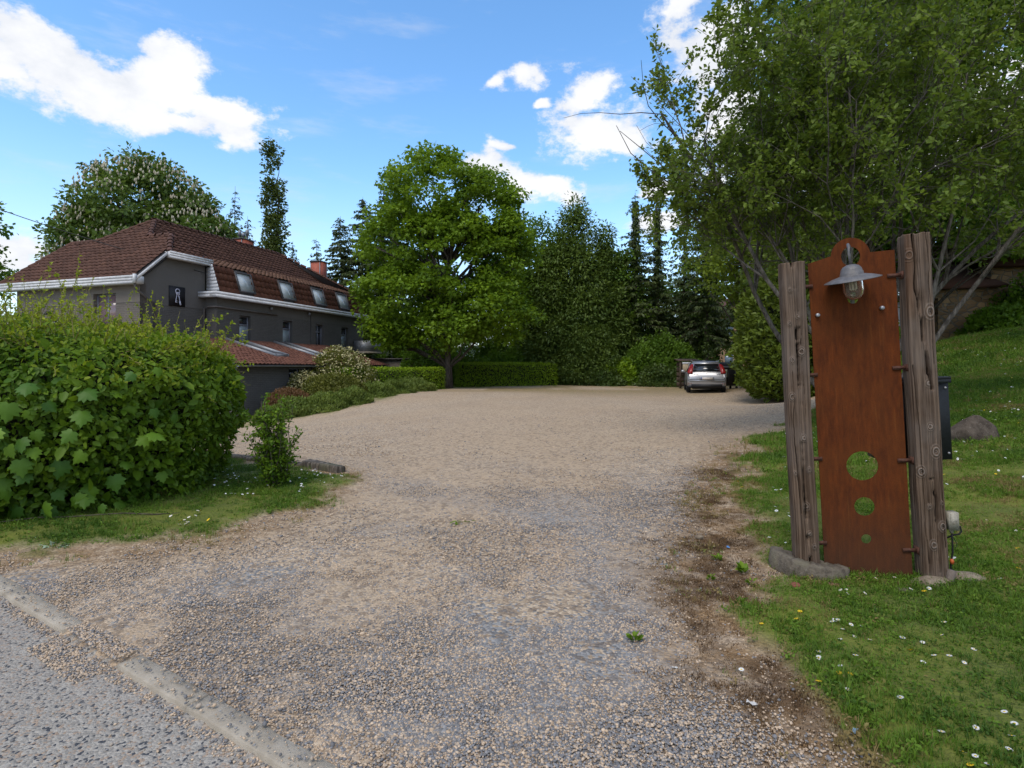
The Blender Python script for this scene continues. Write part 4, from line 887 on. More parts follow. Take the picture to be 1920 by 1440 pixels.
broadleaf('maple_tree', 'paler leafy tree behind the right side of the big maple', 'tree', (1.2, 42, .1), [(0, 0, 9.6, 3.0, 3, 2.9), (.8, 0, 5.8, 3.2, 3, 3.2), (-1.6, 0, 6.5, 2.6, 3, 3)], 250, 75, .23, .85, MAT['under'], (.2, .5), 9, None, hollow=.4)
GH = 'thujas at the back of the yard'
def thujatree(x, y, h, rd, sd, lab, n=15000, mat='thuja', size=.42):
    return broadleaf('thuja_tree', lab, 'tree', gb(x, y), [(0, 0, h * .16, rd, rd, h * .18), (.1, 0, h * .36, rd * .92, rd * .9, h * .22), (-.1, 0, h * .58, rd * .68, rd * .7, h * .22), (.05, 0, h * .78, rd * .38, rd * .4, h * .18), (0, 0, h * .92, rd * .14, rd * .14, h * .09)], int(n / 44), 105, size * .68, rd * .26 + .12, MAT[mat], (.16, .5), sd, GH, hollow=.6, tpl=TPL_SPRAY, flat=1.0, nlimb=14)
thujatree(4.5, 41, 13.2, 2.8, 51, 'tallest pointed thuja right of the second clipped hedge')
thujatree(2.7, 40, 9.6, 2.2, 52, 'thuja between the pale tree and the tallest thuja')
thujatree(6.9, 42, 11.2, 2.3, 53, 'thuja right of the tallest one with a thin bent tip', 12000)
thujatree(4.4, 38.6, 5.0, 1.5, 54, 'low thuja skirt in front of the tallest thuja', 6000, size=.3)
thujatree(6.0, 38.8, 4.1, 1.4, 55, 'second low thuja skirt, right of the first one', 5500, size=.3)
broadleaf('leafy_tree', 'loose light tree between the thujas and the ivy covered trunks', 'tree', gb(8.0, 43), [(0, 0, 8.4, 1.8, 2, 2.3), (.4, 0, 5.5, 2.2, 2, 2.5)], 130, 60, .22, .7, MAT['under'], (.14, .5), 57, None, hollow=.3)
GI = 'ivy covered spruces behind the car'
for x, y, h, rd, sd, iv, tr, lab in ((9.3, 42, 14.2, 2.4, 61, .95, .24, 'leftmost ivy covered spruce of the row behind the car'), (11.1, 42.5, 13.6, 2.1, 62, .95, .22, 'second ivy covered spruce of the row, rising over the shrubs'), (12.9, 42, 13.4, 1.9, 63, .5, .14, 'thin bare trunked spruce third in the row behind the car'),
        (13.9, 40, 14.0, 2.1, 64, .9, .24, 'dark ivy covered trunk rising directly behind the car roof'), (15.6, 43, 13.2, 2.2, 65, .7, .16, 'slim spruce trunk right of the car, before the brick building'), (14.6, 33.5, 12.5, 2.0, 66, .9, .26, 'thick ivy clad trunk standing beside the brick building'), (17.6, 37, 13.5, 2.2, 67, .8, .2, 'last spruce of the row, above the black waste container')):
    spruce('spruce_tree', lab, gb(x, y), h, rd * 1.25, sd, GI, bare=.22, ivy=iv, dens=1.4, trunk_r=tr)
broadleaf('lime_tree', 'yellow green tree whose foliage hangs over the yellow thuja', 'tree', gb(12.6, 26), [(-.6, 0, 8.4, 2.6, 2.3, 2.3), (-1.3, -.3, 5.8, 2.3, 2.3, 2.0), (1.0, 0, 6.3, 2.6, 2.3, 2.6), (-1.9, -.3, 7.6, 1.5, 1.8, 1.7)], 300, 85, .17, .6, MAT['lime'], (.16, .5), 71, None, hollow=.45)
broadleaf('lime_tree', 'thin leaved tree reaching left above the car in front of ivy trunks', 'tree', gb(13.4, 30), [(-2.6, 0, 7.6, 2.0, 2, 2.4), (-1.2, 0, 9.6, 2.2, 2, 1.9), (-.8, 0, 6.0, 2.4, 2, 1.8)], 120, 55, .17, .6, MAT['lime'], (.13, .5), 72, None, hollow=.2)
sprayform('yellow_thuja', 'broad yellow green thuja reaching the ground beside the rusty sign', gb(11.25, 22.2), [(1.7, 0), (2.1, .6), (2.3, 1.6), (2.35, 3.0), (1.8, 4.8), (1.0, 6.2), (.1, 7.2)], 26000, .22, MAT['thuja_y'], 73, None, lump=.26, up=.15)
# undergrowth at the back
GU = 'undergrowth shrubs at the back of the yard'
for x, y, rx, h, sd, mt, lab in ((-3.2, 42, 2.6, 4.2, 92, 'maple2', 'tall dark shrub mass right behind the trunk of the big maple'), (-.2, 43, 2.4, 3.8, 93, 'maple2', 'tall dark shrub mass behind the pale leafy tree'), (-9.5, 41.5, 2.4, 2.6, 94, 'maple2', 'dark shrub mass above the flat roof of the outbuilding'), (2.4, 39.4, 1.6, 1.3, 81, 'under', 'low dark shrub at the right end of the second clipped hedge'), (7.4, 38.4, 1.5, 1.5, 82, 'beech', 'dark green shrub at the foot of the thujas'), (8.9, 38.8, 1.5, 2.6, 83, 'under', 'tall light shrub under the leftmost ivy covered spruce'), (10.4, 39.6, 1.5, 3.3, 84, 'under', 'tallest bright shrub left of the parked car'),
        (9.7, 36.6, 1.4, 1.2, 85, 'ivy', 'low ivy mound left of the parked car'), (11.6, 38.6, 1.3, 2.7, 86, 'under', 'bright shrub directly behind the car'), (6.0, 37.7, 1.5, 1.0, 87, 'ivy', 'low ground ivy in front of the thuja skirts'), (13.4, 41, 1.7, 2.2, 88, 'under', 'shrub behind the wooden shelter'), (-1.2, 38.5, 1.7, 2.0, 89, 'maple2', 'dark shrub behind the second clipped hedge under the maple'), (1.0, 39.6, 1.8, 2.4, 90, 'maple2', 'second dark shrub behind the second clipped hedge'), (-5.8, 38.5, 2.0, 2.6, 91, 'maple2', 'shrub behind the end of the first clipped hedge')):
    mound('shrub', lab, gb(x, y, .05), rx, rx * .9, h, int(2600 * rx * h ** .5), .17, MAT[mt], sd, GU, lump=.35)

# hedge slabs: boxes of leaves round a solid core, coloured dark as inner shade
def slab_hedge(name, label, p0, p1, th, ztop, mat, seed, size=.075, dens=520, group=None, rough=.03):
    r = np.random.default_rng(seed); p0 = np.array(p0, float); p1 = np.array(p1, float); d = p1 - p0; L_ = np.linalg.norm(d); ang_ = math.atan2(d[1], d[0])
    zb = min(gz1(*p0), gz1(*p1)) - .05; root = empty(name, (p0[0], p0[1], zb), ang_, label=label, cat='hedge', group=group); h = ztop - zb; mb = MB()
    def face(n, f_, nrm):
        P, = [f_(r.random(n), r.random(n))]; bumpy = (fb(P[:, 0] * 1.6 + P[:, 2], P[:, 2] * 2 + P[:, 1] * 2, seed) - .5) * .16 + r.normal(size=n) * rough; P = P + np.array(nrm) * bumpy[:, None]
        ax = r.normal(size=(n, 3)) * .6 + np.array([0, 0, -.25]) + np.array(nrm) * .4; leaves(mb, P, ax, np.array(nrm) + r.normal(size=(n, 3)) * .45 + (0, 0, .35), size * r.uniform(.6, 1.3, n), np.clip(.42 + bumpy * 1.5 + r.normal(size=n) * .2 + (.25 if nrm[2] else 0), 0, 1), TPL_LEAF)  # top face tinted lighter: its lit strip is put into the leaf colour
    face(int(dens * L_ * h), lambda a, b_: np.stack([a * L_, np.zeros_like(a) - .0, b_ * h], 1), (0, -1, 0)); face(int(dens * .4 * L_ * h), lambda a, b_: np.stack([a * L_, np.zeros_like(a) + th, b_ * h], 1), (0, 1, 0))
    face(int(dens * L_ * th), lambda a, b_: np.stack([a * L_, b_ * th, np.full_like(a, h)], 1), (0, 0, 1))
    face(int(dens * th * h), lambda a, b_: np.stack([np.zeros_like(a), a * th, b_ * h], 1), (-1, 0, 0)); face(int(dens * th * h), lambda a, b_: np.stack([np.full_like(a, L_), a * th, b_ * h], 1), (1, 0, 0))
    mb.build('foliage', mat, root, kind='stuff'); c = MB(); c.box(.08, L_ - .08, .08, th - .08, 0, h - .09); c.build('shade_core', MAT['core'], root)
    return root
slab_hedge('clipped_hedge', 'clipped box shaped hedge left of the big maple trunk', (-7.55, 25.6), (-3.75, 31.2), 1.2, 1.26, MAT['beech'], 101, dens=700, group='clipped hedges')
slab_hedge('clipped_hedge', 'clipped box shaped hedge right of the big maple trunk, in the shade', (-3.25, 35.0), (3.0, 37.4), 1.2, 1.58, MAT['beech'], 102, dens=500, group='clipped hedges', size=.09)
for k, (x, y, h, rx, lab) in enumerate(((9.6, 47, 10.5, 2.2, 'leafy tree behind the leftmost ivy covered spruce'), (12.6, 48, 9.2, 2.4, 'low leafy tree behind the ivy trunks left of the car'), (16.2, 49, 10.2, 2.4, 'leafy tree behind the ivy trunks right of the car'), (19.4, 44, 9.5, 2.6, 'leafy tree above the brick building'), (6.6, 47, 10, 2.4, 'tree closing the gap behind the thujas'))):
    broadleaf('leafy_tree', lab, 'tree', gb(x, y), [(0, 0, h * .66, rx, rx, h * .34), (.4, 0, h * .32, rx * 1.1, rx, h * .24)], 120, 60, .24, .8, MAT['under'], (.13, .5), 260 + k, 'trees closing the gaps behind the ivy trunks', hollow=.3)
mound('cream_shrub', 'cream flowering shrub before the annex roof', gb(-8.2, 26.6, .1), 1.75, 1.2, 2.15, 5200, .12, MAT['olive_shrub'], 111, None, flowers=(2600, .10, MAT['cream']))
mound('cream_shrub', 'smaller cream flowering bush before the annex windows', gb(-9.3, 25.0, .1), .9, .9, 1.25, 2000, .11, MAT['olive_shrub'], 112, None, flowers=(1500, .10, MAT['cream']))
mound('mounded_shrub', 'rounded olive green shrub in front of the cream flowering shrub', gb(-7.55, 23.6, .1), 1.45, 1.0, 1.15, 11000, .085, MAT['olive_shrub'], 113, None, lump=.16)
mound('redbrown_shrub', 'low red brown shrub beside the annex wall', gb(-8.9, 22.4, .15), 1.05, .8, .95, 9000, .075, MAT['brown_shrub'], 114, None, lump=.15, up=1.2, tpl=TPL_SPRAY)
GL = 'lavender and herb clumps along the planted bank'
for k, (x, y, rx, h, mt, lab) in enumerate(((-8.75, 20.55, .6, .5, 'lavender', 'herb clump at the lowest left end of the planted bank'), (-8.0, 20.9, .75, .6, 'lavender', 'herb clump below the red brown shrub'), (-7.1, 21.3, .8, .6, 'lavender', 'herb clump below the rounded olive shrub'), (-6.35, 22.2, .75, .62, 'lavender', 'herb clump in the middle of the bank, at its corner'), (-6.0, 24.4, .8, .55, 'lavender', 'bright clump at the foot of the clipped hedge, left one'),
        (-5.4, 26.2, .8, .6, 'lavender', 'bright clump at the foot of the clipped hedge, middle one'), (-4.85, 28.0, .85, .62, 'lavender', 'bright clump at the foot of the clipped hedge nearest the maple'))):
    mound('lavender_clump', lab, gb(x, y, .05), rx, rx * .8, h, 6500, .10, MAT[mt], 120 + k, GL, cat='plant', tpl=TPL_SPRAY, up=1.3, lump=.4)
mound('shrub', 'small bush at the foot of the annex wall behind the big hedge', gb(-8.15, 15.2, .05), .5, .5, .62, 2200, .07, MAT['fieldm'], 131, None)
mound('shrub', 'ivy and bramble bank below the stone cottage window', gb(21.4, 24.3, .1), 1.6, 1.2, 1.3, 5200, .17, MAT['maple2'], 132, 'shrubs below the stone cottage', lump=.35)
mound('shrub', 'tall shrub bank at the right edge before the stone cottage', gb(23.8, 24.6, .1), 2.0, 1.4, 2.6, 6500, .17, MAT['maple2'], 133, 'shrubs below the stone cottage', lump=.35)
mound('shrub', 'dark shrub seen between the rusty panel and right post', gb(14.6, 22, .1), 1.2, 1.2, 1.5, 4200, .15, MAT['maple2'], 134, 'shrubs below the stone cottage', lump=.3)
for k, (x, y, h, lab) in enumerate(((16.6, 29, 9, 'leafy tree filling the gap behind the top of the sign'), (21.5, 33, 12, 'leafy tree behind the stone cottage'), (29, 30, 12, 'leafy tree behind the right edge of the lawn'))):
    broadleaf('leafy_tree', lab, 'tree', gb(x, y), [(0, 0, h * .7, min(3.6, h * .42), min(3, h * .36), h * .3), (-.6, 0, h * .38, 3.2, 3, h * .27)] if h > 6.5 else [(0, 0, h * .72, 2.5, 1.8, h * .26), (-1.6, 0, h * .62, 1.6, 1.4, h * .2), (1.7, 0, h * .62, 1.7, 1.4, h * .22)], 150, 70, .25, .95, MAT['maple2'], (.16, .5), 175 + k, None, hollow=.3)

# dense maple right behind the bare stems, and one more to the right
broadleaf('maple_tree', 'dense dark leaved maple behind the many stemmed tree', 'tree', gb(18.0, 25.0), [(-1.8, 0, 14.0, 5.2, 4, 5.0), (3.4, 0, 12.5, 5.0, 4, 5.0), (.8, -1, 5.6, 5.8, 3.6, 2.0), (-3.9, 0, 9.4, 3.4, 3.4, 4.0), (5.4, -.4, 7.0, 3.8, 3.4, 2.6)], 480, 85, .26, .95, MAT['maple2'], (.2, .5), 141, None, nlimb=50, tpl=TPL_LOBE, hollow=.35, stems=3)
broadleaf('maple_tree', 'maple hanging over the lawn at the right edge', 'tree', gb(19.5, 15.0), [(-1.6, 0, 6.6, 3.6, 3.4, 3.4), (-2.8, -.6, 4.2, 2.6, 2.4, 1.1), (1.5, 0, 6.5, 3, 3, 3), (-4.2, .3, 4.6, 1.8, 2.0, 1.1)], 330, 85, .16, .55, MAT['maple2'], (.16, .5), 142, None, nlimb=30, tpl=TPL_LOBE, hollow=.3)

# many stemmed tree close behind the sign
def many_stemmed(base, seed):
    r = np.random.default_rng(seed); root = empty('many_stemmed_tree', base, label='sparse many stemmed tree arching over the rusty sign', cat='tree'); tw = MB(); lf = MB(); yl = []
    def grow(p, d, Lg, rad, lvl, seg=7):
        pts = [p.copy()]; rr = [rad]; n = seg; dirs = []
        for i_ in range(n):
            if lvl > 0 and p[2] < 2.6: d = d + np.array([0, 0, .35])
            d = unit(d + r.normal(size=3) * (.10 if lvl == 0 else .16) + np.array([0, 0, (.05 if lvl == 0 else .03) - (.05 if lvl > 1 else 0)])); p = p + d * Lg / n; pts.append(p.copy()); rr.append(rad * (1 - .72 * (i_ + 1) / n)); dirs.append(d)
        pts = np.array(pts); out.append((lvl, pts, rr))
        if lvl < 3 and pts[-1][0] > -3.75:
            m = {0: 11, 1: 8, 2: 7}[lvl]
            for k in range(m):
                f = r.uniform(.34 if lvl == 0 else .12, 1.0); i_ = min(n - 1, int(f * n)); side = unit(np.cross(dirs[i_], r.normal(size=3))); nd = unit(dirs[i_] * .75 + side * r.uniform(.45, .95) + np.array([0, 0, .10]))
                grow(pts[i_ + 1], nd, Lg * r.uniform(.34, .54) * (1 - .35 * f), rr[i_ + 1] * .6, lvl + 1, 5)
    out = []; stems = [(-.55, -.1, 1, 5.6), (-.72, -.15, 1, 5.4), (-.28, .1, 1, 6.6), (-.42, -.2, 1, 6.2), (-.12, .3, 1, 7.1), (.4, .35, 1, 7.2), (.62, .2, 1, 6.9), (.05, -.1, 1, 7.2), (.28, .2, 1, 7.2), (.52, -.1, 1, 7.4), (.9, .1, 1, 6.8), (.15, .4, 1, 7.0), (-.45, .3, 1, 6.6), (.75, -.2, 1, 6.4), (-.66, .1, 1, 5.2)]
    for k, (dx, dy, dz, Lg) in enumerate(stems):
        grow(np.array([dx * .35, dy * .5, -.1]), unit(np.array([dx * .55, dy * .6, dz])), Lg, .050 * r.uniform(.65, 1.15), 0, 9)
    for lvl, pts, rr in out:
        tw.tube(pts, np.maximum(rr, .0035), (7, 5, 4, 3)[lvl], cap=False)
        if lvl >= 2:
            m = int(9.5 * (1 if lvl == 2 else 1.2)); 
            if r.random() < .1: continue
            t = r.uniform(.25, 1.05, m); idx = np.linspace(0, 1, len(pts)); P = np.stack([np.interp(t, idx, pts[:, q]) for q in range(3)], 1) + r.normal(size=(m, 3)) * .035
            tint = np.clip(r.normal(.45, .25) + r.normal(size=m) * .1, 0, 1); leaves(lf, P, r.normal(size=(m, 3)) * .8 + unit(pts[-1] - pts[0]) * .6 + (0, 0, -.25), np.array([0, 0, 1.]) + r.normal(size=(m, 3)) * .6, r.uniform(.05, .10, m), tint, TPL_LEAF)
    tw.build('stems', MAT['bark_grey'], root, True); lf.build('crown', MAT['elm'], root, kind='stuff')
many_stemmed(gb(6.0, 9.6), 17)

# ------------------------------------------------------------------ big front hedge
def front_hedge():
    r = np.random.default_rng(5); root = empty('mixed_hedge', (-4.6, 5.95, -.01), label='big overgrown mixed hedge with sycamore leaves in the left foreground', cat='hedge')
    XL = -6.5                                             # runs off to the left
    def prof(z): return np.interp(z, [0, .35, .9, 1.25, 1.5, 1.66, 1.76], [.90, .92, .98, 1.04, .97, .76, .40])
    def surf(n, depth=.16):
        per = abs(XL) + 1.4 * 1.35 * PI / 2; s = r.random(n) * (per * 1.6) ; front = s < per
        z = r.random(n) ** .9 * 1.76; th = np.where(s < abs(XL), 0, (s - abs(XL)) / (1.35)); x = np.where(s < abs(XL), -s + 0.0, 0)
        # stadium: straight front side, round right end, back
        a = -PI / 2 + np.clip(th, 0, PI); x = np.where(s < abs(XL), XL + s, 0); nx_ = np.where(s < abs(XL), 0, np.cos(a)); ny_ = np.where(s < abs(XL), -1, np.sin(a))
        lump = (fb(s * 1.3 + 3, z * 2.0, 77) - .5) * .66 + (fb(s * 3.5, z * 4, 78) - .5) * .34; k = prof(z) + lump * .5 - r.random(n) ** 2 * depth
        P = np.stack([x + nx_ * 1.44 * k, ny_ * 1.50 * k, z * (1 + lump * .12)], 1); P[:, 2] *= 1 - .11 * sst(P[:, 0], -1.0, 1.3); nr = np.stack([nx_, ny_, np.where(z > 1.45, 1.2, .05)], 1); return P, nr, lump, z
    mb = MB(); P, nr, lump, z = surf(64000); n = len(P)
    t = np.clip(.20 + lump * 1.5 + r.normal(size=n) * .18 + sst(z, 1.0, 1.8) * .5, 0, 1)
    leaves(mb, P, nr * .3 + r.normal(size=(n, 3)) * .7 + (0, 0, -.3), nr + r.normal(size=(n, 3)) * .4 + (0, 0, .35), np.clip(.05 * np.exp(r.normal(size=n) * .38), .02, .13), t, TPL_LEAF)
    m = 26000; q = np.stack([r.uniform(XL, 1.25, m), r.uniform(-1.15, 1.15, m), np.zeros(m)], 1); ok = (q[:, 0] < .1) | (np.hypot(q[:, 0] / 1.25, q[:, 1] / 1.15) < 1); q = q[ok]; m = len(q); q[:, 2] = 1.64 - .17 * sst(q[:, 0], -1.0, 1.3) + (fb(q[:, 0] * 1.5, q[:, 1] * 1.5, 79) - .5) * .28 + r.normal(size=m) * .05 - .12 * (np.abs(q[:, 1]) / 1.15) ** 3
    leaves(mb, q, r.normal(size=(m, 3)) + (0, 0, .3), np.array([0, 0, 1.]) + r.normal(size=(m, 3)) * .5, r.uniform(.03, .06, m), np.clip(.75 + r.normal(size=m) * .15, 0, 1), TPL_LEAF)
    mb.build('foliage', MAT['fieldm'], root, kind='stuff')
    nb = MB(); st = MB(); P, nr, lump, z = surf(30000, .06); k_ = r.random(len(P)) < sst(z + lump, 1.2, 1.8); P, nr = P[k_], nr[k_]; n = len(P)
    leaves(nb, P + nr * .03, nr * .3 + r.normal(size=(n, 3)) * .7 + (0, 0, .2), nr + r.normal(size=(n, 3)) * .4 + (0, 0, .5), r.uniform(.03, .06, n), np.clip(r.normal(.2, .2, n), 0, 1), TPL_LEAF)
    for _ in range(1500):
        x = r.uniform(XL, 1.45); y = r.uniform(-1.25, 1.1)
        if x > 0 and math.hypot(x / 1.35, y / 1.25) > 1: continue
        edge = abs(y) > .95 or x > 1.0; h_ = r.uniform(.10, .36) * (.6 + 1.1 * float(vn(np.array([x * 2.2]), np.array([y * 2.2]), 5)[0])) * (.75 if r.random() < .8 else 1.5) * (1 if x < .2 else .8); b0 = np.array([x, y, 1.66 - (.12 if edge else 0) - .17 * float(sst(np.array([x]), -1.0, 1.3)[0])]); tip = b0 + np.array([r.normal() * .10 + (.25 if x > 1 else 0), r.normal() * .10 - (.15 if y < -.9 else 0), h_])
        c = curve(b0, tip, .0, 5, r, .06); st.tube(c, [.004, .0035, .003, .0025, .0015], 3, cap=False); m = int(6 + h_ * 38); t = r.random(m) ** .8; Pp = np.stack([np.interp(t, np.linspace(0, 1, 5), c[:, k]) for k in range(3)], 1)
        leaves(nb, Pp, r.normal(size=(m, 3)) + (0, 0, .35), np.array([0, 0, 1.]) + r.normal(size=(m, 3)) * .6, r.uniform(.022, .05, m) * (1.1 - t * .3), np.clip(.25 + t * .6 + r.normal(size=m) * .2, 0, 1), TPL_LEAF)
    root.scale = (1, 1, 1.04)
    for _ in range(26):                                   # long shoots reaching out at the right end
        a = r.uniform(-1.1, .9); z0 = r.uniform(1.0, 1.5); b0 = np.array([math.cos(a) * 1.35, math.sin(a) * 1.3, z0]); tip = b0 + np.array([r.uniform(.1, .45), math.sin(a) * .2, r.uniform(-.12, .35)]); c = curve(b0, tip, .12, 6, r, .05); st.tube(c, [.005, .004, .004, .003, .003, .0015], 3, cap=False)
        m = 16; t = r.uniform(.2, 1, m); Pp = np.stack([np.interp(t, np.linspace(0, 1, 6), c[:, k]) for k in range(3)], 1); leaves(nb, Pp, r.normal(size=(m, 3)) + (.3, 0, 0), np.array([0, 0, 1.]) + r.normal(size=(m, 3)) * .6, r.uniform(.03, .05, m), np.clip(.35 + r.normal(size=m) * .25, 0, 1), TPL_LEAF)
    nb.build('new_growth', MAT['newleaf'], root, kind='stuff'); st.build('shoots', MAT['stem'], root)
    wd = MB()
    for _ in range(46):
        s_ = r.uniform(-4.5, 1.0); b0 = np.array([s_ * 1.0 if s_ < 0 else s_, -1.0 * (1 if s_ < .2 else .6), .0]); wd.tube(curve(b0, b0 + np.array([r.normal() * .25, -.32, r.uniform(.4, 1.3)]), .03, 7, r, .03), np.linspace(.014, .004, 7), 5, cap=False)
    wd.build('woody_stems', MAT['bark'], root)
    cb = MB(); n1_ = 20; rings = []
    for z_, k in ((.06, .55), (.4, .72), (1.0, .80), (1.35, .78), (1.52, .55), (1.56, .1)):
        ring = [(XL, -1.4 * k, z_)] + [(math.cos(a) * 1.42 * k, math.sin(a) * 1.44 * k, z_) for a in np.linspace(-PI / 2, PI / 2, n1_)] + [(XL, 1.4 * k, z_)]; rings.append(ring)
    w_ = len(rings[0]); cb.add(np.array(rings).reshape(-1, 3), [(i_ * w_ + j_, i_ * w_ + (j_ + 1) % w_, (i_ + 1) * w_ + (j_ + 1) % w_, (i_ + 1) * w_ + j_) for i_ in range(5) for j_ in range(w_)]); cb.build('shade_core', MAT['core'], root)  # closed dark body, painted as the shade deep inside the hedge
    # large sycamore leaves, each a part of its own
    hf = [(-.13, -.05), (-.36, .0), (-.34, .13), (-.55, .34), (-.41, .40), (-.47, .60), (-.24, .58), (-.22, .75), (-.10, .80)]; pts = [(0, .05)] + hf + [(0, 1.0)] + [(-x, y) for x, y in hf[::-1]]
    ms = []
    for k, tt in enumerate((.05, .4, .7, 1.0)):
        b = MB(); v = [(0, .42, .06)] + [(x, y, -.28 * abs(x) - .22 * max(0, y - .5)) for x, y in pts]; b.add([(y - 0, x, z_) for x, y, z_ in v], [(0, 1 + (i_ + 1) % 20, 1 + i_) for i_ in range(20)], tt + .01); b.tube([(0, 0, 0), (-.25, 0, .02), (-.5, 0, .1)], [.012, .01, .01], 3, tt + .01); ms.append(b.mesh('leaf', MAT['syc'], False))
    cnt = 0
    while cnt < 290:
        if cnt < 190: s = r.normal(6.1, .75); z_ = r.uniform(.04, 1.15)
        else: s = r.uniform(3.2, 8.2); z_ = r.uniform(.05, 1.3)
        if s < 6.5: x, nx_, ny_ = XL + s, 0., -1.
        else: a = -PI / 2 + (s - 6.5) / 1.35; x, nx_, ny_ = 0, math.cos(a), math.sin(a)
        if s > 7.9 and r.random() < .8: continue
        lu = (float(fb(np.array([s * 1.3 + 3]), np.array([z_ * 2.0]), 77)[0]) - .5) * .66; k = float(prof(z_)) + lu * .5 + .05 + r.uniform(-.02, .05); P0 = Vector((x + nx_ * 1.44 * k, ny_ * 1.50 * k, z_)); nrm = Vector((nx_ + r.normal() * .5, ny_ + r.normal() * .5, .6 + r.normal() * .45)).normalized(); ax = Vector((r.normal() * .7, r.normal() * .3, -1)); ax = (ax - nrm * ax.dot(nrm)).normalized(); y_ = nrm.cross(ax)
        M4 = Matrix((ax, y_, nrm)).transposed().to_4x4(); M4.translation = P0; inst('leaf', ms[int(r.choice([0, 0, 1, 1, 2, 3]))], root, M4 @ Matrix.Scale(r.uniform(.095, .165), 4)); cnt += 1
front_hedge()
# young shrub by the timber edging
def young_shrub():
    r = np.random.default_rng(9); root = empty('young_shrub', gb(-2.56, 6.05, .02), label='small upright young shrub on the grass beside the timber edging', cat='shrub'); st = MB(); lf = MB()
    for k in range(30):
        a = r.random() * 2 * PI; b0 = np.array([math.cos(a) * .06, math.sin(a) * .05, -.02]); tip = np.array([math.cos(a) * r.uniform(.03, .27), math.sin(a) * r.uniform(.03, .24), r.uniform(.45, .98)]); c = curve(b0, tip, .02, 7, r, .03); st.tube(c, np.linspace(.008, .002, 7), 4)
        for j_ in range(12):
            f = r.uniform(.12, 1); p = np.array([np.interp(f, np.linspace(0, 1, 7), c[:, q]) for q in range(3)]); e = p + np.array([r.normal() * .07, r.normal() * .07, r.uniform(-.01, .09)]); st.tube([p, e], [.003, .0015], 3, cap=False)
            m = 13; t = r.random(m); Pp = p + (e - p) * t[:, None] + r.normal(size=(m, 3)) * .02; leaves(lf, Pp, r.normal(size=(m, 3)) + (0, 0, .1), np.array([0, -.3, 1.]) + r.normal(size=(m, 3)) * .5, r.uniform(.025, .05, m), np.clip(.3 + p[2] * .35 + r.normal(size=m) * .2, 0, 1), TPL_LEAF)
    st.build('stems', MAT['bark'], root); lf.build('foliage', MAT['fieldm'], root, kind='stuff')
young_shrub()

# ------------------------------------------------------------------ sign of two posts and a rusty steel panel
def woodmat():
    g = G('weathered_timber'); P = g.pos(); n = g.noise(g.scale(P, (1, 1, .045)), 55, 6, .65); w = g.n('ShaderNodeTexWave', {'Vector': g.scale(P, (1, 1, .035)), 'Scale': 12.0, 'Distortion': 26.0, 'Detail': 5.0, 'Detail Scale': .9}, wave_type='BANDS', bands_direction='X').outputs[1]
    nb = g.noise(P, 2.6, 4); c = g.mix(g.ss(g.math('ADD', g.math('MULTIPLY', n, .82), g.math('MULTIPLY', w, .18)), .3, .7), (.052, .033, .022), (.170, .117, .082)); c = g.mix(g.math('MULTIPLY', g.ss(nb, .42, .65), .5), c, (.165, .135, .115))
    k = g.attr('knot').outputs['Fac']; kr = g.math('SINE', g.math('MULTIPLY', k, 22.0)); c = g.mix(g.math('MULTIPLY', g.ss(k, .15, .7), .7), c, g.mix(g.ss(kr, -.5, .8), (.11, .075, .052), (.27, .22, .185))); c = g.mix(g.ss(k, .86, .95), c, (.055, .042, .035))
    c = g.mix(g.ss(g.attr('crack').outputs['Fac'], .35, .9), c, (.012, .009, .008)); c = g.mix(g.math('MULTIPLY', g.ss(g.attr('brown').outputs['Fac'], .2, .9), .6), c, (.095, .045, .022))
    h = g.math('ADD', g.math('MULTIPLY', n, .8), g.math('ADD', g.math('MULTIPLY', w, .5), g.math('MULTIPLY', kr, g.math('MULTIPLY', k, .4))))
    return g.pbr(c, .92, g.bump(h, .006), spec=.08)
MAT['timber'] = woodmat()
def rustmat():
    g = G('rusty_steel'); P = g.pos(); n = g.noise(g.scale(P, (1, 1, .22)), 28, 7, .7); n2 = g.noise(P, 3.0, 5, .6); n3 = g.noise(P, 160, 3, .7); st = g.noise(g.scale(P, (1, 1, .06)), 60, 4, .6)
    c = g.mix(g.ss(n, .25, .8), (.062, .018, .007), (.148, .038, .009)); c = g.mix(g.math('MULTIPLY', g.ss(n2, .4, .65), .5), c, (.115, .036, .010)); c = g.mix(g.math('MULTIPLY', g.ss(st, .55, .75), .35), c, (.18, .064, .016)); c = g.mix(g.math('MULTIPLY', g.ss(n3, .5, .75), .4), c, (.05, .016, .009))
    z = g.n('ShaderNodeSeparateXYZ', {0: P}).outputs[2]; low = g.math('SUBTRACT', 1.0, g.ss(g.math('ADD', z, g.math('MULTIPLY', n2, .3)), .1, .75)); c = g.mix(g.math('MULTIPLY', low, .6), c, (.060, .033, .020))
    return g.pbr(c, .9, g.bump(n3, .0015), .0, .12)
MAT['rust'] = rustmat(); MAT['rust_iron'] = plain('rusty_iron', (.085, .035, .022), .75, .2, var=.3, scale=60); MAT['galv'] = plain('galvanised', (.34, .34, .36), .4, .6, scale=40)
SG = Matrix.Translation((2.205, 3.49, .0)) @ Matrix.Rotation(R(-11), 4, 'Z') @ Matrix.Rotation(R(-2.9), 4, 'Y')
sign = empty('rusty_sign', (0, 0, 0), label='tall rusty steel panel with round holes held between two timber posts', cat='sign'); sign.matrix_world = SG
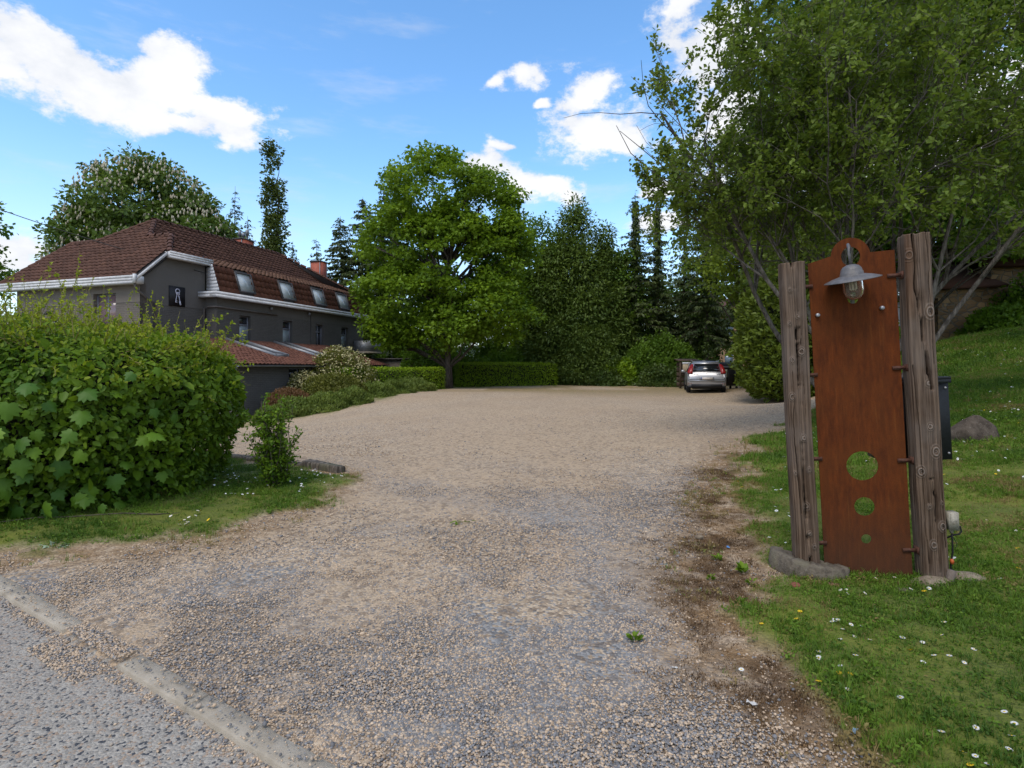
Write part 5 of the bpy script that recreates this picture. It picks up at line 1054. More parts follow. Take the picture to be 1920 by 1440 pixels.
def post(w, d, h, seed, cracks, knots, xc, brown=None):
    r = np.random.default_rng(seed); nu, nv = 150, 300; an = np.concatenate([np.linspace(0, PI, 30, endpoint=False), np.linspace(PI, 2 * PI, 120, endpoint=False)]); ca, sa = np.cos(an), np.sin(an); e = .42; ox = np.sign(ca) * np.abs(ca) ** e * w / 2; oy = np.sign(sa) * np.abs(sa) ** e * d / 2
    z = np.linspace(0, h, nv); U = ox[None] + np.zeros((nv, 1)); Wy = oy[None] + np.zeros((nv, 1)); Zz = z[:, None] + np.zeros((1, nu)); s = 1 + (fb(z * 1.2 + seed, z * 0, seed) - .5)[:, None] * .10 + (vn(Zz * 3 + seed, an[None] * 2.5, seed) - .5) * .05
    wob = (fb(z * .9, z * 0 + 5, seed + 9) - .5)[:, None] * .03; fr = (Wy < -d * .3); kn = np.zeros_like(U); ck = np.zeros_like(U); br = np.zeros_like(U)
    U = U * s; Wy = Wy * s; disp = np.zeros_like(U)
    for path, wd, dp in cracks:
        pz = [p[0] for p in path]; px_ = [p[1] for p in path]; cx = np.interp(z, pz, px_)[:, None] + (fb(z * 9, z * 0, seed + 3) - .5)[:, None] * .018; on = ((z >= min(pz)) & (z <= max(pz)))[:, None] * np.clip(.35 + 1.1 * fb(z * 3, z * 0 + 2, seed), 0, 1)[:, None]
        g_ = np.exp(-((U - cx) / wd) ** 2) * fr * on; disp += g_ * dp; ck = np.maximum(ck, np.clip(g_ * 1.3, 0, 1))
    for kx, kz, kr in knots:
        dd = np.hypot((U - kx) / kr, (Zz - kz) / (kr * 1.45)); kk = np.clip(1 - dd / 2.2, 0, 1) * fr; kn = np.maximum(kn, kk); disp -= np.exp(-(dd / 1.1) ** 2) * .012 * fr; disp += np.exp(-(dd / .45) ** 2) * .014 * fr
    if brown: br = np.clip(1 - np.hypot((U - brown[0]) / brown[2], (Zz - brown[1]) / brown[3]), 0, 1) * fr
    Wy = Wy + disp + (vn(U * 160, Zz * 3, seed + 6) - .5) * .004 * fr; U = U + wob
    topz = (vn(U * 60, Wy * 60, seed) - .5) * .014; Zz = Zz + topz * (Zz > h - .02)
    V = np.stack([U, Wy, Zz], -1).reshape(-1, 3); i_ = np.arange(nv - 1)[:, None]; j_ = np.arange(nu)[None]; f = np.stack([i_ * nu + j_, i_ * nu + (j_ + 1) % nu, (i_ + 1) * nu + (j_ + 1) % nu, (i_ + 1) * nu + j_], -1).reshape(-1, 4)
    b = MB(); b.add(V, f); top = np.array([[(nv - 1) * nu + q, (nv - 1) * nu + (q + 1) % nu, nv * nu] for q in range(nu)]); b.V.append(np.array([[float(U[-1].mean()), float(Wy[-1].mean()), h - .004]], np.float32)); b.T.append(np.zeros(1, np.float32)); b.n += 1; b.F.append(top)
    o = b.build('post', MAT['timber'], sign, True); o.location = (xc, 0, 0)
    for nm, arr in (('knot', kn), ('crack', ck), ('brown', br)):
        a = o.data.attributes.new(nm, 'FLOAT', 'POINT'); a.data.foreach_set('value', np.append(arr.ravel(), 0).astype(np.float32))
    return o
post(.142, .12, 1.985, 3, [([(0, .012), (.5, -.002), (1.0, .008), (1.5, .0), (1.99, -.012)], .0038, .05), ([(.4, -.03), (.9, -.045), (1.3, -.03)], .002, .02), ([(1.0, .03), (1.8, .02)], .0015, .014)],
     [(.01, .88, .013), (-.045, 1.14, .014), (-.035, 1.37, .012), (.02, 1.42, .015), (-.04, 1.60, .009), (.01, 1.64, .009), (.0, .45, .015), (-.03, 1.81, .008), (.035, .20, .010), (.01, .28, .011), (-.05, .66, .009), (.03, .68, .010)], -.343)
post(.146, .13, 2.10, 8, [([(1.15, .03), (1.45, .005), (1.75, -.028), (2.10, -.03)], .006, .06), ([(.05, .01), (.5, .02), (.62, 0.)], .004, .03), ([(.1, -.04), (.8, -.05), (1.3, -.06)], .002, .02), ([(1.3, .05), (1.7, .045), (2.1, .04)], .0016, .015), ([(.2, .055), (.9, .06)], .002, .02)],
     [(.042, 1.62, .024), (-.058, 1.97, .020), (.01, 1.19, .013), (.005, .93, .014), (.03, .78, .021), (-.052, .66, .018), (.045, .33, .017), (-.01, .22, .017), (.05, .47, .008), (-.02, .45, .010)], .364, (-.06, 1.9, .06, .5))
def panel():
    cu = bpy.data.curves.new('panel', 'CURVE'); cu.dimensions = '2D'; cu.fill_mode = 'BOTH'; cu.extrude = .0025
    def loop(pts):
        s = cu.splines.new('POLY'); s.points.add(len(pts) - 1); s.use_cyclic_u = True
        for p, (x, y) in zip(s.points, pts): p.co = (x, y, 0, 1)
    w = .248; a0 = math.asin(.02 / .112)
    out = [(-w, .02), (w, .0), (w, 2.02)] + [(.112 * math.cos(a), 2.0 + .005 + .112 * math.sin(a)) for a in np.linspace(a0 * .6, PI - a0 * .3, 30)] + [(-w, 1.975)]
    loop(out); loop([(.055 * math.cos(a), 2.0 + .060 * math.sin(a)) for a in np.linspace(0, 2 * PI, 30, endpoint=False)])
    for z_, r_ in ((1.735, .031), (.69, .0905), (.437, .058), (.235, .029)): loop([(r_ * math.cos(a), z_ + r_ * math.sin(a)) for a in np.linspace(0, 2 * PI, 40, endpoint=False)])
    t = bpy.data.objects.new('tmp', cu); COL.objects.link(t); me = bpy.data.meshes.new_from_object(t.evaluated_get(bpy.context.evaluated_depsgraph_get())); bpy.data.objects.remove(t)
    me.transform(Matrix.Rotation(PI / 2, 4, 'X')); me.name = 'steel_panel'; me.materials.clear(); me.materials.append(MAT['rust']); return inst('steel_panel', me, sign, Matrix.Translation((.014, 0, 0)))
panel()
for x0, x1, zs in ((-.30, -.215, (1.83, 1.27, .74, .21)), (.212, .29, (1.86, 1.29, .72, .17))):
    for z_ in zs:
        b = MB(); b.box(x0, x1, -.012, -.004, z_ - .012, z_ + .012); e = x0 if x0 < 0 else x1; b.box(e - .004, e + .004, -.03, .03, z_ - .022, z_ + .022); b.box(x0 + .008, x1 - .008, -.0135, -.0125, z_ - .004, z_ + .004); b.build('bracket', MAT['rust_iron'], sign)
for x, z_ in ((-.198, 1.645), (.17, 1.665)):
    b = MB(); M4 = Matrix.Translation((x, -.004, z_)) @ Matrix.Rotation(PI / 2, 4, 'X'); b.lathe([(0, .022), (.010, .022), (.0125, .018), (.0125, .0), (.0, .0)], (0, 0, 0), 16, M4=M4); b.build('bolt', MAT['galv'], sign, True)
# lamp hooked into the ring
lamp = empty('hanging_lamp', (0, 0, 0), label='grey barn style lamp with glass jar hooked on the rusty panel ring', cat='lamp'); lamp.matrix_world = SG @ Matrix.Translation((-.035, -.135, 1.865)) @ Matrix.Rotation(R(-7), 4, 'Y') @ Matrix.Rotation(R(8), 4, 'X')
MAT['lampgrey'] = plain('lamp_grey_metal', (.125, .12, .122), .5, .2, var=.2, scale=30)
b = MB(); b.lathe([(.0, .066), (.02, .064), (.042, .054), (.056, .036), (.059, .018), (.062, .016), (.062, .004), (.066, 0), (.105, -.010), (.152, -.028), (.153, -.032), (.105, -.015), (.05, -.004), (.04, .0), (0, .0)], (0, 0, 0), 48); b.build('lamp_shade', MAT['lampgrey'], lamp, True)
b = MB(); b.tube([(0, 0, .06), (.0, 0, .13), (.005, .01, .165), (.02, .05, .185), (.045, .10, .17), (.055, .125, .13)], .0085, 8); b.build('hook', MAT['lampgrey'], lamp, True)
gg = G('clear_glass'); gl = gg.n('ShaderNodeBsdfPrincipled', {'Base Color': (.80, .77, .68, 1), 'Roughness': .12, 'Transmission Weight': .92, 'IOR': 1.2}); gg.t.links.new(gl.outputs[0], gg.o.inputs[0]); MAT['jar'] = gg.m
b = MB(); b.lathe([(.053, -.002), (.056, -.04), (.056, -.09), (.050, -.120), (.032, -.142), (.012, -.149), (0, -.150)], (0, 0, 0), 32); b.build('glass_jar', MAT['jar'], lamp, True)
b = MB(); [b.tube([(math.cos(a) * .02, math.sin(a) * .02, -.01), (math.cos(a) * .02, math.sin(a) * .02, -.085), (math.cos(a) * .012, math.sin(a) * .012, -.092)], .006, 6) for a in np.arange(6) * PI / 3]; b.build('bulb', plain('bulb_white', (.62, .58, .48), .3, var=.05), lamp, True)
b = MB(); b.lathe([(.034, 0), (.034, -.03), (.018, -.036), (0, -.036)], (0, 0, 0), 20); b.build('lamp_socket', MAT['lampgrey'], lamp, True)
# black box behind the right post
bx = empty('metal_box', (0, 0, 0), label='black metal box fixed behind the right timber post', cat='box'); bx.matrix_world = SG @ Matrix.Translation((.36, .21, .70))
MAT['blackbox'] = plain('black_powdercoat', (.018, .02, .024), .45, .2, scale=60)
b = MB(); b.box(-.185, .215, -.09, .12, 0, .50); b.build('body', MAT['blackbox'], bx)
b = MB(); b.box(-.195, .225, -.105, .13, .503, .52); b.box(-.195, .225, -.105, -.097, .48, .503); b.build('lid', MAT['blackbox'], bx)
for z_ in (.04, .45): b = MB(); b.lathe([(0, .006), (.006, .005), (.008, 0)], (0, 0, 0), 10, M4=Matrix.Translation((.197, -.092, z_)) @ Matrix.Rotation(PI / 2, 4, 'X')); b.build('rivet', MAT['galv'], bx)
jb = empty('junction_box', (0, 0, 0), label='small cream electric junction box with black cable on the right post', cat='electrical box'); jb.matrix_world = SG @ Matrix.Translation((.472, -.03, .305)) @ Matrix.Scale(.85, 4)
MAT['cream_plastic'] = plain('cream_plastic', (.30, .275, .22), .5, var=.2, scale=50); MAT['rubber'] = plain('black_rubber', (.012, .012, .013), .6)
b = MB(); b.box(-.026, .034, -.035, .035, .0, .125); b.box(-.020, .028, -.041, -.035, .008, .117); b.build('body', MAT['cream_plastic'], jb)
b = MB(); ringb(b, .004, .06, .017, .013, -.0412, 18, .003); b.build('knockout', MAT['cream_plastic'], jb)
b = MB(); b.lathe([(.012, 0), (.012, -.02), (.008, -.028), (0, -.028)], (0, 0, 0), 12); b.build('gland', MAT['cream_plastic'], jb, True)
b = MB(); b.tube([(0, 0, -.02), (.002, 0, -.07), (.0, .0, -.16), (-.012, .01, -.26), (-.01, .01, -.34)], .006, 6); b.tube([(.033, 0, .03), (.055, 0, .02), (.062, 0, -.015), (.045, 0, -.035), (.012, 0, -.04), (-.03, .02, -.07)], .006, 6); b.tube([(.005, 0, -.05), (.03, .01, -.09), (.035, .01, -.12), (.012, 0, -.14)], .002, 4); b.build('cable', MAT['rubber'], jb, True)
b = MB(); b.lathe([(0, 0), (.011, .0), (.014, .02), (.008, .035), (0, .036)], (-.008, .0, -.245), 10); b.build('orange_plug', plain('orange_plastic', (.42, .09, .02), .5), jb, True)
# concrete ring, stones
def stone(name, label, cat, loc, size, mat, seed, rz=0, group=None, pw=1.0, sub_=3, rough=.22):
    bm = bmesh.new(); bmesh.ops.create_icosphere(bm, subdivisions=sub_, radius=1); r = np.random.default_rng(seed); planes = [(unit(r.normal(size=3)), r.uniform(.55, .9)) for _ in range(9)]
    for v in bm.verts:
        p = np.array(v.co[:])
        for n_, d_ in planes:
            q = p @ n_
            if q > d_: p = p - n_ * (q - d_) * .9
        p = p * (1 + (float(fb(np.array([p[0] * 2 + 9]), np.array([p[1] * 2 + p[2] * 3]), seed)[0]) - .5) * rough); v.co = p * np.array(size)
    v = np.array([x.co[:] for x in bm.verts]); f = np.array([[q.index for q in p.verts] for p in bm.faces]); bm.free(); b = MB(); b.add(v, f); o = b.build(name, mat, None, False, label=label, cat=cat, group=group); o.location = loc; o.rotation_euler = (0, 0, rz)
    return o
def rockmat(name, a, b_, moss=.0):
    g = G(name); P = g.pos(); n = g.noise(P, 9, 8, .7); n2 = g.noise(P, 45, 5, .7); c = g.mix(g.ss(n, .32, .68), a, b_); c = g.mix(g.math('MULTIPLY', g.ss(n2, .58, .7), .5), c, (.30, .27, .22)); c = g.mix(g.math('MULTIPLY', g.ss(n, .5, .62), moss), c, (.07, .08, .03)); return g.pbr(c, .92, g.bump(g.math('ADD', n, g.math('MULTIPLY', n2, .5)), .02), spec=.2)
MAT['rock'] = rockmat('dark_rock', (.045, .034, .026), (.12, .095, .075)); MAT['conc'] = rockmat('old_concrete', (.085, .070, .054), (.21, .175, .135), .3); MAT['pale_stone'] = rockmat('pale_stone', (.16, .12, .085), (.34, .28, .21), .2)
stone('boulder', 'dark rounded boulder lying in the daisy lawn right of the sign', 'rock', (6.05, 7.35, gz1(6.05, 7.35) + .05), (.30, .26, .29), MAT['rock'], 23, pw=1)
b = MB(); n_ = 40; vv = []; r_ = np.random.default_rng(2)
for a in np.linspace(PI * .86, PI * 1.72, n_):
    k = 1 + r_.normal() * .012 + .03 * math.sin(a * 7); ca, sa = math.cos(a), math.sin(a); hj = .148 + r_.normal() * .004
    vv += [(ca * .30 * k, sa * .30 * k, -.1), (ca * .31 * k, sa * .31 * k, .04), (ca * .305 * k, sa * .305 * k, hj - .012), (ca * .29 * k, sa * .29 * k, hj), (ca * .215 * k, sa * .215 * k, hj + .002), (ca * .205 * k, sa * .205 * k, hj - .014), (ca * .15, sa * .15, hj - .016 + r_.normal() * .004), (ca * .02, sa * .02, hj - .02)]
b.add(vv, [(i_ * 8 + j_, (i_ + 1) * 8 + j_, (i_ + 1) * 8 + j_ + 1, i_ * 8 + j_ + 1) for i_ in range(n_ - 1) for j_ in range(7)] + [tuple(range(8)), tuple(range((n_ - 1) * 8, n_ * 8))[::-1]])
o = b.build('concrete_ring', MAT['conc'], None, False, label='broken half ring of old concrete at the foot of the left post', cat='concrete block'); o.location = (1.91, 3.62, -.015); o.rotation_euler = (R(2), R(6), 0); o.scale = (.74, .80, .76)
stone('stone', 'flat pale rubble stone at the foot of the right post', 'stone', (2.50, 3.34, .02), (.12, .07, .05), MAT['pale_stone'], 6)
stone('stone', 'second pale rubble stone, right of the right post foot', 'stone', (2.74, 3.40, .015), (.14, .08, .045), MAT['pale_stone'], 7)
stone('stone', 'smooth grey flat stone in the grass before the panel', 'stone', (2.26, 3.24, .012), (.065, .035, .018), MAT['conc'], 8, sub_=2)
stone('brick_fragment', 'small dark red brick fragment beside the concrete ring', 'brick', (1.66, 3.28, .02), (.034, .028, .026), plain('old_brick', (.20, .07, .045), .9, var=.3, scale=40), 9, sub_=2)
stone('rubble_chip', 'grey chip of stone on the gravel left of the sign', 'stone', (1.42, 4.25, .015), (.035, .02, .02), MAT['pale_stone'], 10, sub_=2)
b = MB(); b.box(-.07, .07, -.012, .012, 0, .018); o = b.build('wood_sliver', plain('sliver_brown', (.19, .10, .062), .85, scale=60), None, label='flat red brown sliver of wood lying before the panel foot', cat='wood'); o.location = (1.94, 3.30, .008); o.rotation_euler = (0, R(4), R(-6))
b = MB(); b.box(-.016, .016, -.016, .016, -.05, .10); o = b.build('wooden_peg', MAT['pale_stone'] and plain('peg_wood', (.15, .12, .10), .9, scale=40), None, label='short wooden peg driven in at the right post foot', cat='peg'); o.location = (2.60, 3.33, .0); o.rotation_euler = (R(4), R(6), .3)
# timber edging on the left
def log_(name, label, p0, p1, w, h, seed):
    r = np.random.default_rng(seed); p0 = np.array(p0); p1 = np.array(p1); L_ = np.linalg.norm(p1 - p0); n = 40; sec = [(-.5, 0), (-.5, .7), (-.42, 1), (.1, .93), (.42, 1), (.5, .7), (.5, 0)]; b = MB(); v = []
    for t in np.linspace(0, 1, n):
        for (a, c) in sec: v.append((t * L_, a * w * (1 + r.normal() * .02), c * h * (1 + (float(vn(np.array([t * 2.5]), np.array([a * 3.]), seed)[0]) - .5) * .25) - (.03 if c == 0 else 0)))
    b.add(v, [(i_ * 7 + j_, (i_ + 1) * 7 + j_, (i_ + 1) * 7 + j_ + 1, i_ * 7 + j_ + 1) for i_ in range(n - 1) for j_ in range(6)] + [tuple(range(7)), tuple(range((n - 1) * 7, n * 7))[::-1]])
    o = b.build(name, MAT['oldlog'], None, False, label=label, cat='timber', group='timber edging between grass and gravel'); o.location = (*p0, gz1(*p0) - .005); o.rotation_euler = (0, 0, math.atan2(*(p1 - p0)[::-1])); return o
MAT['oldlog'] = bark('rotten_timber', (.045, .035, .028), (.22, .185, .15), 5)
log_('timber_edging', 'long grey rotting sleeper running behind the young shrub', (-4.6, 8.45), (-2.75, 7.42), .13, .085, 3); log_('timber_edging', 'short grey sleeper right of the young shrub with a broken end', (-2.72, 7.40), (-2.12, 6.93), .14, .09, 4)
stone('stone', 'small stone at the broken end of the timber edging', 'stone', (-2.25, 6.72, .01), (.06, .05, .03), MAT['conc'], 12, sub_=2)

# ------------------------------------------------------------------ car
MAT['silver'] = None
g = G('silver_paint'); n_ = g.noise(g.pos(), 400, 2); MAT['silver'] = g.pbr(g.mix(n_, (.30, .30, .31), (.40, .40, .41)), .32, None, .55, .5, **{'Coat Weight': .5, 'Coat Roughness': .08})
MAT['redlens'] = plain('red_lens', (.25, .012, .010), .25, spec=.5, var=.1); MAT['tyre'] = plain('tyre_rubber', (.02, .02, .021), .85); MAT['carblack'] = plain('car_black_trim', (.02, .02, .022), .55); MAT['carglass'] = glassmat('car_glass', (.012, .014, .016), .04); MAT['plate'] = plain('number_plate', (.55, .50, .46), .5, var=.25, scale=14); MAT['rim'] = plain('alloy', (.35, .35, .36), .35, .8)
def car(loc, rz):
    c = empty('parked_car', loc, rz, label='silver hatchback parked with its back to the gravel yard', cat='car')
    st = [(0.00, .40, .60, .80, .62, .80), (.04, .30, .76, .86, .78, .80), (.10, .26, .86, .885, .92, .78), (.20, .24, .93, .888, 1.02, .74), (.45, .23, .96, .888, 1.30, .66), (.62, .22, .97, .888, 1.44, .61), (1.0, .22, .97, .888, 1.49, .60), (1.8, .22, .95, .888, 1.51, .61), (2.5, .22, .93, .888, 1.45, .60), (3.0, .22, .91, .885, 1.20, .64), (3.35, .23, .89, .88, .96, .70), (3.9, .25, .80, .85, .84, .6), (4.15, .28, .68, .76, .70, .5), (4.25, .38, .55, .6, .57, .4)]
    V = []
    for y, zb, belt, w, zt, wt in st:
        half = [(w * .90, zb), (w * .985, zb + .10), (w, zb + .30 if zb + .3 < belt else belt - .02), (w * .985, belt - .01), (w * .94, belt + .02), ((w * .94 + wt) / 2 + .025, (belt + zt) / 2 + .03), (wt + .03, zt - .05), (wt - .04, zt), (wt * .5, zt + .025), (0, zt + .03)]
        V += [(x, y, z_) for x, z_ in half] + [(-x, y, z_) for x, z_ in half[:-1][::-1]]
    m = 19; b = MB(); nS = len(st); b.add(V, [(i_ * m + j_, i_ * m + (j_ + 1), (i_ + 1) * m + (j_ + 1), (i_ + 1) * m + j_) for i_ in range(nS - 1) for j_ in range(m - 1)] + [tuple(range(m))[::-1], tuple(range((nS - 1) * m, nS * m))] + [(i_ * m + m - 1, i_ * m, (i_ + 1) * m, (i_ + 1) * m + m - 1) for i_ in range(nS - 1)])
    b.build('body', MAT['silver'], c, True)
    def quad(name, pts, mat, th=.02, par=None): b = MB(); b.poly(pts, th); return b.build(name, MAT[mat], par or c)
    quad('rear_window', [(-.62, .12, 1.03), (.62, .12, 1.03), (.54, .40, 1.375), (-.54, .40, 1.375)], 'carglass', .03)
    quad('spoiler', [(-.56, .36, 1.39), (.56, .36, 1.39), (.58, .66, 1.51), (-.58, .66, 1.51)], 'silver', .035)
    quad('roof_glass', [(-.48, .70, 1.535), (.48, .70, 1.535), (.50, 1.5, 1.56), (-.50, 1.5, 1.56)], 'carglass', .02)
    for s in (-1, 1):
        p = [(s * .64, .09, 1.02), (s * .64, .03, .93), (s * .86, .06, .93), (s * .87, .12, 1.0), (s * .74, .33, 1.31), (s * .66, .38, 1.36), (s * .585, .38, 1.37)]; quad('tail_light', p if s > 0 else p[::-1], 'redlens', .06)
        p = [(s * .885, .75, .99), (s * .885, 2.9, .95), (s * .70, 2.45, 1.37), (s * .68, 1.0, 1.41)]; quad('side_window', p if s > 0 else p[::-1], 'carglass', .02)
        p = [(s * .70, -.005, .405), (s * .84, .03, .41), (s * .84, .03, .47), (s * .68, -.005, .455)]; quad('reflector', p if s > 0 else p[::-1], 'redlens', .03)
        b = MB(); b.box(s * .98 - .09, s * .98 + .09, 2.95, 3.05, .93, 1.07); b.box(min(s * .86, s * .92), max(s * .86, s * .92), 2.98, 3.03, .93, .98); b.build('wing_mirror', MAT['silver'], c)
        for y in (.72, 3.35):
            w_ = empty('wheel', (0, 0, 0)); w_.parent = c; w_.location = (s * .80, y, .315)
            b = MB(); M4 = Matrix.Rotation(PI / 2, 4, 'Y'); b.lathe([(.20, -.10), (.30, -.10), (.318, -.06), (.318, .06), (.30, .10), (.20, .10)], (0, 0, 0), 26, M4=M4); b.build('tyre', MAT['tyre'], w_, True)
            b = MB(); b.lathe([(0, s * .08), (.06, s * .09), (.10, s * .07), (.19, s * .08), (.20, s * .09)], (0, 0, 0), 20, M4=M4); b.build('rim', MAT['rim'], w_)
        b = MB(); b.tube([(s * .62, .8, 1.50), (s * .62, .95, 1.54), (s * .63, 2.1, 1.55), (s * .62, 2.3, 1.50)], .014, 6); b.build('roof_rail', MAT['silver'], c)
    b = MB(); b.box(-.70, .70, -.015, .06, .26, .40); b.box(-.84, .84, -.01, .3, .24, .30); b.build('bumper_insert', MAT['carblack'], c)
    b = MB(); b.box(-.86, .86, .02, .045, .515, .525); b.box(-.80, .80, -.02, .03, .52, .60); b.build('bumper', MAT['silver'], c, False)
    b = MB(); b.box(-.33, .33, -.045, -.02, .60, .74); b.build('plate_recess', MAT['silver'], c)
    b = MB(); b.box(-.26, .26, -.055, -.046, .615, .725); pl = b.build('number_plate', MAT['plate'], c); b = MB(); b.box(-.26, -.225, -.058, -.0555, .615, .725); b.build('country_strip', plain('plate_blue', (.02, .05, .25), .5), pl)
    b = MB(); 
    for dz in (0, .035): b.add([(-.05, .075, .845 + dz), (0, .070, .875 + dz), (.05, .075, .845 + dz), (.05, .075, .86 + dz), (0, .070, .89 + dz), (-.05, .075, .86 + dz)], [(0, 1, 4, 5), (1, 2, 3, 4)])
    b.build('chevron_badge', MAT['rim'], c); b = MB(); b.box(.46, .62, .055, .068, .86, .885); b.build('model_badge', MAT['rim'], c); b = MB(); b.box(-.60, -.36, .055, .068, .86, .878); b.build('maker_badge', MAT['rim'], c)
    b = MB(); b.tube([(0, .15, 1.03), (.18, .19, 1.10), (.34, .22, 1.13)], .01, 5); b.build('wiper', MAT['carblack'], c)
    b = MB(); b.box(-.62, .62, .3, 3.9, .16, .30); b.build('underbody', MAT['carblack'], c)
    return c
car((9.25, 26.6, gz1(9.25, 28) - .005), R(-15))
# ------------------------------------------------------------------ waste container, shelter
d_ = empty('waste_container', gb(11.0, 29.0), R(4), label='black four wheeled waste container with a white label behind the car', cat='container')
MAT['bin'] = plain('bin_plastic', (.028, .030, .036), .5, var=.2)
b = MB(); V = [(sx * w, sy * dd, z_) for z_, w, dd in ((.18, .56, .40), (1.10, .66, .50)) for sx, sy in ((-1, -1), (1, -1), (1, 1), (-1, 1))]; b.add(V, [(0, 1, 5, 4), (1, 2, 6, 5), (2, 3, 7, 6), (3, 0, 4, 7), (0, 3, 2, 1)])
for x in (-.35, 0, .35): b.box(x - .02, x + .02, -.50, -.46, .3, 1.0)
b.box(-.70, .70, -.54, .54, 1.06, 1.13); b.build('body', MAT['bin'], d_)
b = MB(); an = np.linspace(0, PI, 10); v = [(x, -math.cos(a) * .54, 1.135 + math.sin(a) * .26) for x in (-.69, .69) for a in an]; b.add(v, [(j_, j_ + 1, 11 + j_, 10 + j_) for j_ in range(9)] + [tuple(range(10)), tuple(range(10, 20))[::-1]]); b.build('lid', MAT['bin'], d_, False)
b = MB(); b.box(-.52, -.10, -.535, -.52, .62, 1.02); lb_ = b.build('label', plain('label_white', (.62, .66, .55), .6, var=.05), d_)
b = MB(); b.box(-.50, -.38, -.54, -.536, .88, .98); b.build('label_logo', plain('label_blue', (.04, .10, .22), .6), lb_); b = MB(); b.box(-.36, -.14, -.54, -.536, .84, .96); b.build('label_logo', plain('label_green', (.18, .42, .12), .6), lb_)
b = MB(); b.box(-.48, -.14, -.54, -.536, .70, .72); b.box(-.48, -.2, -.54, -.536, .65, .67); b.build('label_print', MAT['black'], lb_)
b = MB(); b.box(-.62, .1, -.60, -.545, 1.12, 1.17); b.build('lid_bar', MAT['galv'], d_)
for sx in (-1, 1):
    for sy in (-1, 1): b = MB(); M4 = Matrix.Rotation(PI / 2, 4, 'Y'); b.lathe([(0, -.025), (.085, -.025), (.085, .025), (0, .025)], (sx * .48, sy * .34, .085), 14, M4=None if False else None) if False else b.tube([(sx * .48 - .025, sy * .34, .085), (sx * .48 + .025, sy * .34, .085)], .085, 14); b.box(sx * .48 - .03, sx * .48 + .03, sy * .34 - .02, sy * .34 + .02, .09, .2); b.build('castor', MAT['tyre'], d_)
sh = empty('wooden_shelter', gb(10.6, 33.2), 0, label='low dark wooden bin shelter with pale board left of the car', cat='shelter')
MAT['oldwood'] = plain('old_brown_wood', (.075, .05, .035), .85, var=.3); MAT['paleboard'] = plain('pale_board', (.38, .30, .20), .8, var=.15, scale=3)
for x in (-.62, .5): b = MB(); b.box(x - .05, x + .05, -.05, .07, 0, 1.65); b.build('post', MAT['oldwood'], sh)
b = MB(); b.poly([(-.75, -.1, 1.66), (.6, -.1, 1.66), (.6, .9, 1.78), (-.75, .9, 1.78)], .05); b.build('roof', MAT['oldwood'], sh)
b = MB(); b.box(-.5, .12, -.08, -.055, .95, 1.45); b.build('pale_board', MAT['paleboard'], sh); b = MB(); b.box(-.52, .14, -.09, -.05, 1.451, 1.56); b.build('top_board', MAT['white_paint'], sh)
for k in range(5): b = MB(); b.box(-.6, .5, .8, .83, .1 + k * .3, .36 + k * .3); b.build('back_board', MAT['oldwood'], sh)
# ------------------------------------------------------------------ overhead cable
b = MB(); a, c = np.array((-33, 24, 12.6)), np.array((-13.9, 25.4, 5.6)); t = np.linspace(0, 1, 24)[:, None]; p = a + (c - a) * t; p[:, 2] -= .5 * np.sin(t[:, 0] * PI); b.tube(p, .018, 5); b.build('overhead_cable', MAT['rubber'], None, label='thin black overhead cable running from top left to the house', cat='cable')

# ------------------------------------------------------------------ gravel, grass and flowers
def fruswide(x, y, m=1.0): return (np.abs(x) < .93 * y + m)
r = np.random.default_rng(3)
peb = [icoverts(i_, .55 + .1 * (i_ % 3)) for i_ in range(6)]
def pebmat(name, cols):
    g = G(name); t = g.attr('itint', 'INSTANCER').outputs['Fac']; ramp = g.n('ShaderNodeValToRGB', {0: t}); cr = ramp.color_ramp; cr.interpolation = 'LINEAR'
    for k, (p_, c_) in enumerate(cols):
        e = cr.elements[k] if k < 2 else cr.elements.new(p_); e.position = p_; e.color = (*c_, 1)
    n = g.noise(g.pos('World'), 220, 3); c = g.mix(g.math('MULTIPLY', n, .25), ramp.outputs[0], (.36, .29, .22)); return g.pbr(c, .8, None, 0, .3)
pm_ = pebmat('pebbles', [(0, (.10, .105, .115)), (1, (.60, .48, .35)), (.25, (.17, .175, .19)), (.45, (.27, .27, .28)), (.5, (.30, .215, .145)), (.7, (.50, .37, .25)), (.85, (.62, .47, .33)), (.95, (.33, .28, .23))])
